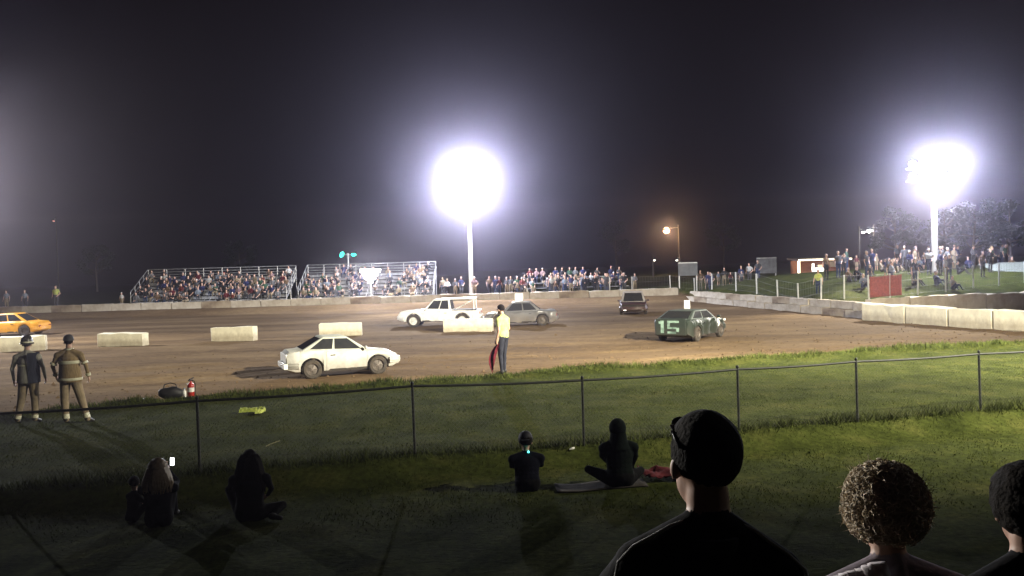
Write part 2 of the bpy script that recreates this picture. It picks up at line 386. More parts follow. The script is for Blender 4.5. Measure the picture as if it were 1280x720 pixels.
wall_run(sw, (19.9, 49.6), (58, 56.6), -.58, .95)
def block(px0, px1, py, label, group, me, h, rz=None, z=-.55, w=None):
    a, b = at(px0, py[0], z), at(px1, py[1], z); d = b - a
    c = (a + b) / 2; o = link('concrete_block', me); o.location = (c.x, c.y + .25, gz(c.x, c.y) - .02)
    o.rotation_euler = (0, 0, math.atan2(d.y, d.x) if rz is None else rz); o.scale = (d.length / 2.4, 1, h / .62); return tag(o, label, 'concrete block', group)
wb = []
for s in range(3):
    me = rough_block(2.38, .6, .62, 20 + s, .018); me.materials.append(block_white); wb.append(me)
g = 'white concrete blocks along the infield line'
block(-4, 55, (441, 438), 'white concrete block behind the two firefighters, below the orange car', g, wb[0], .70)
block(123, 180, (434, 433), 'white concrete block second from the left, just right of the firefighters', g, wb[1], .62)
block(265, 318, (427, 426), 'notched white concrete block midway between the firefighters and the white car', g, wb[2], .72)
block(398, 452, (421, 419), 'cream concrete block showing above the roof of the white racing car', g, wb[1], .66)
block(555, 616, (415, 414), 'white concrete block beside the flagman, in front of the white pickup', g, wb[0], .66)
g = 'pale concrete blocks edging the right side of the track'
pts = [(18.35, 45.9), (19.35, 43.1), (20.15, 40.5), (20.95, 38.2), (21.9, 35.7), (23.3, 33.4)]
labs = ['short pale concrete block at the start of the front row, below the red banners', 'long pale concrete block directly under the right floodlight',
        'pale concrete block between the right floodlight and the right edge', 'pale concrete block touching the right edge of the picture', 'pale concrete block just past the right edge by the track']
for k in range(5):
    a, b = Vector((*pts[k], 0)), Vector((*pts[k + 1], 0)); c = (a + b) / 2; d = b - a
    o = link('concrete_block', wb[k % 3]); o.location = (c.x, c.y, -.6); o.rotation_euler = (0, 0, math.atan2(d.y, d.x)); o.scale = ((d.length - .07) / 2.4, 1.15, .88 / .62)
    tag(o, labs[k], 'concrete block', g)

# ------------------------------------------------------------------ near chain link fence
def near_fence_thing():
    fpx = [(250, 590), (519, 570), (730, 555), (924, 538), (1072, 527), (1226, 513)]
    pp = [at(x, y, 0) for x, y in fpx]
    pp = [Vector((-9.6, y_fence(-9.6), 0)), Vector((-7.05, y_fence(-7.05), 0))] + pp + [Vector((11.0, y_fence(11.0), 0)), Vector((13.6, y_fence(13.6), 0))]
    for p in pp: p.z = gz(p.x, p.y)
    t = thing('chain_link_fence', 'low chain link fence with thin posts between spectators and the grass infield', 'fence', pp[0])
    o = pp[0]; hh = 1.06; tops = []
    for k, p in enumerate(pp):
        ln = Vector((random.uniform(-.03, .0), 0, 0)); q = p - o
        MB().tube(q - Vector((0, 0, .15)), q + ln + Vector((0, 0, hh)), .021, .021, 10).ball(q + ln + Vector((0, 0, hh + .01)), .027, 8, 6).build('post', dull_steel, t, smooth=50)
        tops.append(q + ln + Vector((0, 0, hh - .035)))
    for a, b in zip(tops, tops[1:]):
        n = 6; pts = [a.lerp(b, i / n) - Vector((0, 0, .018 * math.sin(math.pi * i / n))) for i in range(n + 1)]
        MB().path(pts, .019, 8).build('top_rail', dull_steel, t, smooth=50)
    m = MB(); s = .062
    for a, b in zip(pp, pp[1:]):
        d = b - a; L = math.hypot(d.x, d.y); u = Vector((d.x, d.y, 0)).normalized(); nb = u.cross(Vector((0, 0, 1)))
        n = int(L / s)
        for k in range(-int(hh / s) - 1, n + 1):
            for sg in (1, -1):
                x0, z0, x1, z1 = k * s, .02, k * s + (hh - .07), hh - .05
                if sg < 0: x0, x1 = x1, x0
                pa, pb = [x0, z0], [x1, z1]
                def clip(p, q):
                    for lim in (0, L):
                        if (p[0] < 0 and lim == 0) or (p[0] > L and lim == L):
                            tt = (lim - p[0]) / (q[0] - p[0]); p = [lim, p[1] + (q[1] - p[1]) * tt]
                    return p
                if max(x0, x1) <= 0 or min(x0, x1) >= L: continue
                pa, pb = clip(pa, pb), clip(pb, pa)
                if abs(pa[0] - pb[0]) < .01: continue
                A = a - o + u * pa[0] + Vector((0, 0, pa[1] + d.z * pa[0] / L)) + nb * .03; B = a - o + u * pb[0] + Vector((0, 0, pb[1] + d.z * pb[0] / L)) + nb * .03
                m.tube(A, B, .0014, n=3)
    tag(m.build('chain_link_mesh', K('rusty_wire', (.11, .11, .10), (.06, .06, .055), rough=.8), t), kind='stuff')
near_fence_thing()

# ------------------------------------------------------------------ people: one continuous skin grown round posed limbs
def V3(*a): return Vector(a)
class Fig:
    """limbs as tapered capsules and ellipsoids with a material slot each: 0 skin 1 top 2 trousers 3 shoes 4 hair/hat 5 trim"""
    def __init__(s): s.p = []
    def cap(s, a, b, r0, r1, m): s.p.append(('c', Vector(a), Vector(b), r0, r1, m))
    def ell(s, c, r, m, rot=None): s.p.append(('e', Vector(c), Vector(r), rot or Matrix.Identity(3), 0, m))
    def grow(s, name, mats, voxel, smooth=3):
        mb = MB()
        for q in s.p:
            if q[0] == 'c':
                _, a, b, r0, r1, m = q; d = (b - a); L = max(d.length, 1e-4); d = d / L; pts, rr = [], []
                for k in range(5): t = R(-85 + 85 * k / 4); pts.append(a + d * r0 * math.sin(t)); rr.append(r0 * math.cos(t))
                for k in range(5): t = R(85 * k / 4); pts.append(b + d * r1 * math.sin(t)); rr.append(r1 * math.cos(t))
                mb.path(pts, rr, 12)
            else: mb.ball(q[1], tuple(q[2]), 16, 12, q[3])
        me = mb.mesh(name, mats); o = bpy.data.objects.new(name, me); COL.objects.link(o)
        md = o.modifiers.new('r', 'REMESH'); md.mode = 'VOXEL'; md.voxel_size = voxel; md.use_smooth_shade = True
        if smooth: ms = o.modifiers.new('s', 'SMOOTH'); ms.iterations = smooth; ms.factor = .5
        out = bpy.data.meshes.new_from_object(o.evaluated_get(bpy.context.evaluated_depsgraph_get()))
        bpy.data.objects.remove(o); bpy.data.meshes.remove(me); out.name = name
        out.materials.clear()
        for m in mats: out.materials.append(m)
        n = len(out.polygons); c = np.empty(n * 3); out.polygons.foreach_get('center', c); c = c.reshape(-1, 3)
        best = np.full(n, 1e9); idx = np.zeros(n, np.int32)
        for q in s.p:
            if q[0] == 'c':
                a, b = np.array(q[1]), np.array(q[2]); d = b - a; t = np.clip(((c - a) @ d) / max(d @ d, 1e-9), 0, 1)
                ds = np.linalg.norm(c - a - t[:, None] * d, axis=1) - (q[3] + (q[4] - q[3]) * t)
            else:
                l = (c - np.array(q[1])) @ np.array(q[3]); r = np.array(q[2]); k = np.linalg.norm(l / r, axis=1); ds = (k - 1) * min(r) 
            k = ds < best; best[k] = ds[k]; idx[k] = q[5]
        out.polygons.foreach_set('material_index', idx); out.polygons.foreach_set('use_smooth', [True] * n); out.update(); return out
def figure(h=1.75, pz=.93, lean=0., side=0., twist=0., legs=None, arms=None, headk=1., turn=0., nod=0., bulk=1., fingers=False, long_sleeve=False, legk=1.,
           hair=True, curl=.5, face=True, shorts=False, chest_k=1.):
    """faces +Y, stands at z = 0; legs / arms: (knee, ankle, toe) and (elbow, wrist) per side, left first, in metres for a 1.75 m adult"""
    s = h / 1.75; f = Fig(); Rt = Matrix.Rotation(-side, 3, 'Y') @ Matrix.Rotation(-lean, 3, 'X') @ Matrix.Rotation(twist, 3, 'Z')
    pel = V3(0, 0, pz); U = lambda x, y, z: (pel + Rt @ V3(x, y, z)) * s
    k = bulk
    f.ell(U(0, 0, .02), V3(.165 * k, .12 * k, .13) * s, 2, Rt); f.ell(U(0, .005, .17), V3(.150 * k, .110 * k, .17) * s, 1, Rt); f.ell(U(0, .003, .09), V3(.156 * k, .114 * k, .13) * s, 2 if pz > .5 else 1, Rt); f.ell(U(0, .003, .26), V3(.156 * k, .112 * k, .16) * s, 1, Rt)
    f.ell(U(0, 0, .34), V3(.165 * k * chest_k, .118 * k, .18) * s, 1, Rt)
    sh = [U(sx * .172 * k, -.01, .435) for sx in (-1, 1)]
    for sx, q_ in zip((-1, 1), sh): f.cap(U(sx * .035, -.012, .525), q_, .056 * s, .060 * s * k, 1); f.cap(U(sx * .06, -.01, .44), q_, .07 * s, .058 * s * k, 1)
    f.cap(U(0, -.015, .46), U(0, -.012, .545), .085 * s, .058 * s, 1)
    nk = U(0, 0, .53); HR = Rt.lerp(Matrix.Identity(3), .6) if False else Matrix.Rotation(turn, 3, 'Z') @ Matrix.Rotation(-nod - lean * .35, 3, 'X')
    hc = nk + HR @ V3(0, .025, .165) * s * (.5 + .5 * headk); hs = s * headk
    f.cap(nk - V3(0, 0, .02 * s), hc - HR @ V3(0, .02, .07) * hs, .056 * s, .054 * s, 0)
    f.ell(hc + HR @ V3(0, -.012, .025) * hs, V3(.074, .094, .092) * hs, 0, HR); f.ell(hc + HR @ V3(0, .025, -.05) * hs, V3(.056, .066, .072) * hs, 0, HR)
    f.cap(hc + HR @ V3(0, .085, .01) * hs, hc + HR @ V3(0, .105, -.022) * hs, .010 * hs, .015 * hs, 0)
    if face:
        for sx in (-1, 1):
            f.cap(hc + HR @ V3(sx * .012, .078, .028) * hs, hc + HR @ V3(sx * .045, .068, .026) * hs, .011 * hs, .009 * hs, 0)
            f.ell(hc + HR @ V3(sx * .083, -.010, -.010) * hs, V3(.011, .018, .030) * hs, 0, HR @ Matrix.Rotation(-sx * .35, 3, 'Z'))
            f.cap(hc + HR @ V3(sx * .06, 0, -.01) * hs, hc + HR @ V3(sx * .083, -.006, -.012) * hs, .02 * hs, .012 * hs, 0)
        f.cap(hc + HR @ V3(-.02, .083, -.055) * hs, hc + HR @ V3(.02, .083, -.055) * hs, .010 * hs, .010 * hs, 0)
    if hair: f.ell(hc + HR @ V3(0, -.026, .038) * hs, V3(.080, .096, .092) * hs, 4, HR)
    legs = legs or [((-.10, .015, .50), (-.105, -.02, .08), (-.125, .15, .03)), ((.10, .015, .50), (.105, -.02, .08), (.125, .15, .03))]
    for sx, (kn, an, toe) in zip((-1, 1), legs):
        kn, an, toe = V3(*kn) * s, V3(*an) * s, V3(*toe) * s; hip = U(sx * .088, 0, -.02)
        f.cap(hip, kn, .090 * s * k, .060 * s * legk, 2); f.cap(kn, an, .060 * s * legk, .040 * s * legk, 0 if shorts else 2)
        d = (an - kn).normalized(); f.cap(kn.lerp(an, .2) - V3(0, .012 * s, 0), kn.lerp(an, .55), .052 * s, .044 * s, 0 if shorts else 2)
        f.cap(an - (toe - an) * .12, toe, .043 * s, .034 * s, 3); f.cap(an - V3(0, 0, 0), an.lerp(toe, .55), .05 * s, .036 * s, 3)
    arms = arms or [((-.25, -.03, 1.14), (-.27, .05, .90)), ((.25, -.03, 1.14), (.27, .05, .90))]
    wr = []
    for sx, S, (el, wr_) in zip((-1, 1), sh, arms):
        el, w_ = V3(*el) * s, V3(*wr_) * s; f.cap(S, S.lerp(el, .55), .056 * s * k, .050 * s, 1); f.cap(S.lerp(el, .5), el, .047 * s, .040 * s, 1 if long_sleeve else 0)
        f.cap(el, w_, .041 * s, .028 * s, 1 if long_sleeve else 0); d = (w_ - el).normalized(); wr.append(w_)
        lat = V3(0, 1, 0) - d * d.y; lat = lat.normalized() if lat.length > .2 else V3(1, 0, 0); nrm = d.cross(lat).normalized() * (-sx)
        if not fingers: f.ell(w_ + d * .07 * s, V3(.022, .04, .075) * s, 0, Matrix((d.cross(lat), lat, d)).transposed()); continue
        f.ell(w_ + d * .048 * s, V3(.019, .042, .056) * s, 0, Matrix((d.cross(lat), lat, d)).transposed())
        for j, (o_, L) in enumerate(((-.033, .066), (-.011, .078), (.012, .083), (.034, .072))):
            b0 = w_ + (d * .088 + lat * o_) * s; c1 = R(30 + 60 * curl); c2 = R(60 + 110 * curl)
            b1 = b0 + (d * math.cos(c1 * .5) + nrm * math.sin(c1 * .5)) * L * .45 * s; b2 = b1 + (d * math.cos(c1) + nrm * math.sin(c1)) * L * .32 * s
            b3 = b2 + (d * math.cos(c2) + nrm * math.sin(c2)) * L * .26 * s
            f.cap(b0, b1, .0098 * s, .0092 * s, 0); f.cap(b1, b2, .0092 * s, .0085 * s, 0); f.cap(b2, b3, .0085 * s, .0075 * s, 0)
        t0 = w_ + (d * .03 + lat * .036) * s; t1 = t0 + (d * .03 + lat * .022 + nrm * .012) * s; t2 = t1 + (d * .034 + nrm * .016) * s
        f.cap(t0, t1, .013 * s, .0115 * s, 0); f.cap(t1, t2, .0115 * s, .009 * s, 0)
    f.hc, f.HR, f.hs, f.U, f.s, f.Rt, f.wr, f.sh = hc, HR, hs, U, s, Rt, wr, sh
    return f
def eyes(o, f):
    m = MB()
    for sx in (-1, 1): m.ball(f.hc + f.HR @ V3(sx * .03, .079, .012) * f.hs, .011 * f.hs, 8, 6)
    m.build('eyes', K('eye', (.03, .025, .02), rough=.2), o, smooth=60)
def hair_cap(f, r=(.086, .105, .10), off=(0, -.02, .035), cut=-.35, lump=.004, front=.045, name='hair', seed=1):
    """shell of hair over the skull, open at the face"""
    bm = bmesh.new(); bmesh.ops.create_icosphere(bm, subdivisions=4, radius=1)
    for v in list(bm.verts):
        if v.co.y > .25 and v.co.z < front * 10 - .25 + .25 * v.co.y or v.co.z < cut - .45 * max(0, -v.co.y): bm.verts.remove(v)
    for v in bm.verts:
        n = noise.noise(v.co * 9 + V3(seed, 0, 0)) * lump * 12 + noise.noise(v.co * 26 + V3(seed, 3, 0)) * lump * 8
        c = V3(v.co.x * r[0], v.co.y * r[1], v.co.z * r[2]) * (1 + n); v.co = f.hc + f.HR @ (c + V3(*off)) * f.hs
    me = bpy.data.meshes.new(name); bm.to_mesh(me); bm.free()
    me.polygons.foreach_set('use_smooth', [True] * len(me.polygons)); return me

CLOTH = {}; TOPS_NAMES = [('maroon',), ('grey',), ('pale blue',), ('white',), ('pink',), ('tan',), ('red',), ('bright yellow',)]
def cloth(name, c):
    if name in [t_[0] for t_ in TOPS_NAMES] and c[0] > .1: c = tuple(v * .62 for v in c)
    if name not in CLOTH: CLOTH[name] = mat(name.replace(' ', '_') + '_cloth', c, tuple(v * .7 for v in c), rough=.95, scale=9, bump=.35, bscale=22, spec=.08)
    return CLOTH[name]
jeans = cloth('dark blue', (.03, .045, .09)); khaki = cloth('khaki', (.25, .20, .13))
TOPS = [('black', (.02, .02, .022)), ('dark grey', (.07, .07, .075)), ('navy', (.025, .03, .08)), ('maroon', (.14, .03, .035)), ('grey', (.24, .24, .25)),
        ('pale blue', (.28, .32, .38)), ('white', (.75, .74, .72)), ('brown', (.13, .085, .05)), ('pink', (.36, .24, .25)), ('dark green', (.04, .08, .05)), ('tan', (.36, .29, .20)), ('red', (.24, .06, .05))]
HAIRS = [('dark hair', (.02, .014, .01)), ('brown hair', (.09, .05, .03)), ('fair hair', (.38, .27, .14)), ('a white cap', (.8, .8, .78)), ('a dark cap', (.02, .02, .03)), ('grey hair', (.3, .29, .28)), ('a red cap', (.35, .04, .04))]
base_mats = [skin, cloth('grey', TOPS[4][1]), jeans, shoe_m, hair_dark, white_m]
SEAT = .45
def seated_legs(spread=.1, kx=0.): return [((-spread, .42, .5), (-spread - kx, .44, .07), (-spread - .01, .6, .03)), ((spread, .42, .5), (spread + kx, .40, .07), (spread + .01, .57, .03))]
crowd_sit = [figure(1.72, .55, .12, legs=seated_legs(), arms=[((-.25, .1, .80), (-.08, .34, .66)), ((.25, .1, .80), (.08, .34, .64))], long_sleeve=True),
             figure(1.66, .55, .38, legs=seated_legs(.16), arms=[((-.26, .3, .72), (-.12, .46, .84)), ((.26, .3, .72), (.10, .48, .80))], turn=.3),
             figure(1.74, .55, -.05, legs=seated_legs(.14, .06), arms=[((-.27, .02, .82), (-.17, .3, .62)), ((.27, .02, .82), (.2, .28, .62))], turn=-.4, bulk=1.15),
             figure(1.30, .60, .1, legs=seated_legs(.1), headk=1.15, turn=.2)]
crowd_stand = [figure(1.74), figure(1.68, arms=[((-.27, .02, 1.14), (-.06, .22, 1.10)), ((.27, .02, 1.14), (.06, .24, 1.06))], long_sleeve=True, turn=.3),
               figure(1.80, bulk=1.12, arms=[((-.30, -.02, 1.14), (-.16, .12, .98)), ((.25, -.03, 1.14), (.27, .05, .90))], turn=-.3),
               figure(1.25, headk=1.15, shorts=True)]
ground_fig = figure(1.70, .13, -.15, legs=[((-.13, .40, .40), (-.12, .66, .07), (-.13, .80, .04)), ((.13, .38, .42), (.14, .62, .07), (.15, .76, .04))],
                    arms=[((-.26, .10, .36), (-.13, .34, .40)), ((.26, .10, .36), (.13, .34, .42))], long_sleeve=True)
sit_ground = ground_fig.grow('person', base_mats, .034, 1)
sit_me = [f.grow('person', base_mats, .034, 1) for f in crowd_sit]; stand_me = [f.grow('person', base_mats, .034, 1) for f in crowd_stand]
hair_m = {n: mat(n.replace(' ', '_').replace('a_', ''), c, rough=.7, scale=20) for n, c in HAIRS}
LABELS = set()
def spectator(me, loc, rz, where, group, top=None, hat=None, sc=1.):
    o = link('person', me); o.location = loc; o.rotation_euler = (0, 0, rz); o.scale = (sc,) * 3
    t_, h_ = top, hat
    for _ in range(40):
        top = t_ or TOPS[int(rng.choice(12, p=[.2, .16, .12, .06, .1, .06, .05, .07, .03, .06, .06, .03]))]
        hat = h_ or HAIRS[int(rng.choice(7, p=[.36, .24, .14, .06, .12, .05, .03]))]
        lab = 'person in %s with %s, %s' % (top[0], hat[0], where)
        if lab not in LABELS: break
    LABELS.add(lab)
    for k, m in ((1, cloth(*top)), (4, hair_m[hat[0]]), (2, random.choice([jeans, khaki, cloth('black', TOPS[0][1]), cloth('dark grey', TOPS[1][1])]))):
        o.material_slots[k].link = 'OBJECT'; o.material_slots[k].material = m
    return tag(o, lab, 'person', group)

# ------------------------------------------------------------------ grandstands on the far side
def grandstand(px0, px1, y0, label, where, fill):
    a, b = far(px0, 376, y0), far(px1, 376, y0); W = b.x - a.x; cx = (a.x + b.x) / 2; zb = gz(cx, y0 + 1)
    t = thing('grandstand', label, 'grandstand', (cx, y0, zb)); rows, dz, dy = 7, .315, .56; z0 = .36
    mbp = lambda x0, x1, y, z, w_, th: MB().box(((x0 + x1) / 2, y, z), (x1 - x0, w_, th))
    pl = mbp(-W / 2, W / 2, 0, 0, .26, .05).mesh('seat_plank', alu); fp = mbp(-W / 2, W / 2, 0, 0, .24, .04).mesh('foot_plank', alu)
    for r in range(rows):
        s = link('seat_plank', pl, t); s.location = (0, .3 + r * dy, z0 + r * dz)
        if r: s = link('foot_plank', fp, t); s.location = (0, .3 + r * dy - .3, z0 + r * dz - .40)
        if r: s = link('foot_plank', fp, t); s.location = (0, .3 + r * dy - .1, z0 + r * dz - .12); s.scale = (1, .12, 4)
    yb = .3 + (rows - 1) * dy + .3; zt = z0 + (rows - 1) * dz
    for dzr in (.2, .42, .66, .9): MB().tube((-W / 2, yb, zt + dzr), (W / 2, yb, zt + dzr), .035, n=8).build('back_rail', alu, t, smooth=50)
    n = 9
    for k in range(n):
        x = -W / 2 + W * k / (n - 1); MB().tube((x, yb, -.1), (x, yb, zt + .93), .035).build('rear_post', steel, t)
        MB().tube((x, .2, z0 - .05), (x, yb, zt - .05), .04).tube((x, .25, -.1), (x, .25, z0), .035).tube((x, 1.9, -.1), (x, 1.9, z0 + .8), .035).build('raker', steel, t)
    for sx in (-1, 1):
        x = sx * (W / 2 + .05)
        for up in (.45, .9): MB().tube((x, .2, z0 + up), (x, yb, zt + up), .032).build('end_rail', alu, t, smooth=50)
        for q in range(4): MB().tube((x, .2 + (yb - .2) * q / 4, z0 + (zt - z0) * q / 4 - .1), (x, .2 + (yb - .2) * q / 4, z0 + (zt - z0) * q / 4 + .92), .026).build('end_post', steel, t)
    lv = ['front', 'second', 'third', 'fourth', 'fifth', 'sixth', 'top']
    for r in range(rows):
        x = -W / 2 + .4
        while x < W / 2 - .3:
            if random.random() < fill * (.55 if r == rows - 1 else 1) * (.65 + .6 * float(vnoise(x + cx, r * 1.0, 1.5, 1.2, 77))):
                me = random.choice(sit_me); kid = me is sit_me[3]
                off = .60 * 1.30 / 1.75 - .06 if kid else .55 * 1.7 / 1.75 - .1
                spectator(me, (cx + x, y0 + .3 + r * dy, zb + z0 + r * dz - off), math.pi + random.uniform(-.4, .4), lv[r] + ' bench, ' + ('left end' if x < -W / 6 else 'right end' if x > W / 6 else 'middle') + ' of ' + where, 'spectators on ' + where)
            x += random.uniform(.48, .70)
    return t, cx, W, zb
grandstand(163, 357, 75.6, 'left aluminium grandstand full of spectators behind the far wall', 'the left grandstand', .62)
grandstand(373, 541, 75.6, 'right aluminium grandstand with the bright work light in front of it', 'the right grandstand', .60)

# standing and sitting crowd behind the far wall, right of the floodlight
g = 'spectators behind the far wall in the middle'
for k in range(46):
    px = random.uniform(545, 800); d = random.choice([74.2, 75.2, 76.4, 77.6]) + random.uniform(-.3, .3)
    if 570 < px < 612 and random.random() < .4: continue
    x = far(px, 360, d).x; sit = random.random() < .3
    spectator(random.choice(stand_me[:3] if not sit else stand_me), (x, d, gz(x, d) + (.0)), math.pi + random.uniform(-.5, .5), 'behind the far wall, ' + ('beside the middle floodlight' if px < 640 else 'right of the flagman' if px < 720 else 'above the maroon car'), g)
# raised benches behind them
t = thing('bench_row', 'low dark bench row behind the standing crowd in the middle', 'bench', (far(718, 350, 79).x, 79, gz(6, 79)))
for r in range(3):
    MB().box((0, r * .6, .5 + r * .45), (9.6, .28, .06)).build('plank', alu, t)
    MB().box((-4.2, r * .6, .23 + r * .22), (.08, .3, .46 + .45 * r)).box((4.2, r * .6, .23 + r * .22), (.08, .3, .46 + .45 * r)).build('trestle', steel, t)
    x = -4.5
    while x < 4.6:
        if random.random() < .72: spectator(random.choice(sit_me[:3]), (t.location.x + x, 79 + r * .6, t.location.z + .5 + r * .45 - .42), math.pi + random.uniform(-.4, .4), ('left' if x < -1.5 else 'right' if x > 1.5 else 'middle') + ' part of low bench row', 'spectators on the low bench row')
        x += random.uniform(.5, .72)
# far left: people along the wall beyond the orange car
g = 'people standing behind the far wall at the left'
for px, top, hat, wh in ((8, 5, 0, 'leftmost behind the far wall'), (31, 5, 2, 'second from left behind the far wall'), (152, 6, 3, 'at the left foot of the left grandstand')):
    p = far(px, 370, 74.6); spectator(stand_me[0] if px < 100 else stand_me[3], (p.x, 74.6, gz(p.x, 74.6)), math.pi, wh, g, TOPS[top], HAIRS[hat])
hiviz = ('bright yellow', (.78, .85, .22))
p = far(70, 370, 74.3); spectator(stand_me[2], (p.x, 74.3, gz(p.x, 74.3)), math.pi, 'alone left of the grandstands', g, hiviz, HAIRS[1], 1.12)
# right side: official, people on the hillside
p = far(1023, 365, 55); spectator(stand_me[0], (p.x, 55, gz(p.x, 55) - .25), R(150), 'below the lit snack stand', 'people on the right hillside', hiviz, HAIRS[4], 1.0)
for px, d, k, top, wh in ((1033, 60, 0, 7, 'left one of two before the lit snack stand'), (1048, 60, 2, 1, 'right one of two before the lit snack stand')):
    p = far(px, 345, d); spectator(stand_me[k], (p.x, d, gz(p.x, d)), math.pi + .3, wh, 'people on the right hillside', TOPS[top], HAIRS[1], 1.05)
g = 'spectators on the grassy hill at the right'
for k in range(74):
    px = random.uniform(1052, 1275); d = random.uniform(54, 72)
    if px > 1200 and random.random() < .5: continue
    x = far(px, 340, d).x; z = gz(x, d); sit = random.random() < .45; me = sit_ground if sit else random.choice(stand_me)
    spectator(me, (x, d, z - .02), math.pi + .35 + random.uniform(-.6, .6), ('sitting' if sit else 'standing') + (' low' if d < 59 else ' midway' if d < 66 else ' high') + ' on right hill, ' + ('left of' if px < 1150 else 'right of') + ' floodlight', g)
g = 'people at the left foot of the right hill'
for k in range(13):
    px = random.uniform(872, 950); d = random.uniform(72, 77); x = far(px, 350, d).x
    spectator(random.choice(stand_me), (x, d, gz(x, d) - .02), math.pi + random.uniform(-.6, .6), 'between the two sign boards', g)

# ------------------------------------------------------------------ cars
def interp(pl, x):
    return float(np.interp(x, [p[0] for p in pl], [p[1] for p in pl]))
def make_wheel(r, w, parent, x, y, side, rim_mat=None):
    tm = MB().lathe([(r * .62, -w / 2), (r * .90, -w / 2), (r * .985, -w * .36), (r, -w * .15), (r, w * .15), (r * .985, w * .36), (r * .90, w / 2), (r * .62, w / 2)], 28, axis='Y')
    for k in range(28):
        t = 2 * math.pi * k / 28; tm.box((r * math.cos(t), 0, r * math.sin(t)), (.018, w * .7, .03), Matrix.Rotation(-t, 3, 'Y'))
    o = tm.build('wheel', rubber, parent, smooth=40); o.location = (x, y, r)
    m = MB().lathe([(r * .64, -w * .42), (r * .60, -w * .36), (r * .55, -w * .2), (r * .30, -w * .24), (r * .14, -w * .34), (0, -w * .35)] if side < 0 else [(0, w * .35), (r * .14, w * .34), (r * .30, w * .24), (r * .55, w * .2), (r * .60, w * .36), (r * .64, w * .42)], 20, axis='Y')
    for k in range(5):
        t = 2 * math.pi * k / 5; m.ball((r * .2 * math.cos(t), side * w * .31, r * .2 * math.sin(t)), .02, 6, 4)
        m.box((r * .43 * math.cos(t), side * w * .25, r * .43 * math.sin(t)), (r * .3, .02, r * .12), Matrix.Rotation(-t, 3, 'Y'))
    m.build('rim', rim_mat or rim_m, o, smooth=35); return o
def car(label, loc, head, L, W, top, wheels, wr, cab, pmat, cat='car', zb=.2, dent=.012, seed=1, lamp_on=False, board=None, glassless=False, name='racing_car', doors=None,
        cab_mat=None, bumper_mat=None, tail=True, rim_mat=None, bumpers=('rear_bumper', 'front_bumper')):
    """top: (x, z) line of bonnet, belt and boot from the rear (-L/2) to the front (+L/2); cab: rear base x, rear roof x, front roof x, screen base x, roof z"""
    t = thing(name, label, cat, loc, head, 'cars racing on the dirt track'); hw = W / 2; ra = wr * 1.17
    xs = set(np.linspace(-L / 2, L / 2, 44))
    for xc in wheels:
        for k in range(13): xs.add(xc + ra * math.cos(math.pi * k / 12) * .9999)
        xs.add(xc - ra * 1.002); xs.add(xc + ra * 1.002)
    xs = sorted(xs)
    def halfw(x): u = abs(2 * x / L); return hw * (1 - .055 * u ** 3 - .10 * max(0, u - .86) / .14 * .9)
    def zbot(x):
        b = zb + .10 * max(0, abs(2 * x / L) - .86) / .14
        for xc in wheels:
            if abs(x - xc) < ra: b = max(b, wr + math.sqrt(max(0, ra * ra - (x - xc) ** 2)) * .98)
        return b
    fr = [(.80, 0), (.965, .06), (1.0, .42), (.99, .74), (.965, .90), (.90, .985), (.80, 1.0), (.40, 1.02), (0, 1.03)]
    def half(x):
        zb_, zt = zbot(x), interp(top, x); return [(halfw(x) * a, zb_ + (zt - zb_) * c) for a, c in fr]
    mb = MB(); ring = []
    for x in xs:
        h = half(x); ring.append([(x, -a, c) for a, c in h] + [(x, a, c) for a, c in h[-2::-1]])
    n = len(ring[0]); vs = [v for r_ in ring for v in r_]; fs = []
    for i in range(len(xs) - 1):
        for k in range(n): fs.append((i * n + k, (i + 1) * n + k, (i + 1) * n + (k + 1) % n, i * n + (k + 1) % n))
    fs += [tuple(range(n - 1, -1, -1)), tuple(range((len(xs) - 1) * n, len(xs) * n))]
    fs = [f[::-1] for f in fs]
    def dented(v, s_=seed):
        v = Vector(v); return v + V3(noise.noise(v * 2.2 + V3(s_, 0, 0)) * .4, noise.noise(v * 2.6 + V3(0, s_, 0)), noise.noise(v * 2.3 + V3(0, 0, s_)) * .8) * dent * 1.8 + V3(0, noise.noise(v * 6 + V3(s_, s_, 0)), 0) * dent * .5
    mb.add([dented(v) for v in vs], fs)
    me = mb.mesh('body', [pmat, under], smooth=32)
    for p in me.polygons:
        if p.normal.z < -.35 and p.center.z < wr * 2.1: p.material_index = 1
    body = link('body', me, t)
    # cabin
    xr, xr2, xf2, xf, zr = cab; wb, wt = hw * .90, hw * .70
    zbr, zbf = interp(top, xr) - .03, interp(top, xf) - .03
    B = [V3(xr, -wb, zbr), V3(xf, -wb, zbf), V3(xf, wb, zbf), V3(xr, wb, zbr)]; T = [V3(xr2, -wt, zr), V3(xf2, -wt, zr - .01), V3(xf2, wt, zr - .01), V3(xr2, wt, zr)]
    c = MB().add(B + T, [(3, 2, 1, 0), (4, 5, 6, 7), (0, 1, 5, 4), (1, 2, 6, 5), (2, 3, 7, 6), (3, 0, 4, 7)])
    c.build('cabin', cab_mat or pmat, t, smooth=40, bevel=.05)
    def pane(nm, q, u0, u1, v0, v1, mt=glass, off=.008, parent=t, k0=0, k1=0):
        a, b_, c_, d = q; P_ = lambda u, v: (a.lerp(b_, u)).lerp(d.lerp(c_, u), v)
        pts = [P_(u0 + k0, v0), P_(u1 - k1 * 0, v0), P_(u1 - k1, v1), P_(u0 + k0, v1)]; nn = (pts[1] - pts[0]).cross(pts[3] - pts[0]).normalized()
        return MB().add([p + nn * off for p in pts] + [p - nn * .02 for p in pts], [(0, 1, 2, 3), (7, 6, 5, 4), (0, 4, 5, 1), (1, 5, 6, 2), (2, 6, 7, 3), (3, 7, 4, 0)]).build(nm, mt, parent)
    R_ = [B[0], B[1], T[1], T[0]]; Lq = [B[2], B[3], T[3], T[2]]
    bp = .46
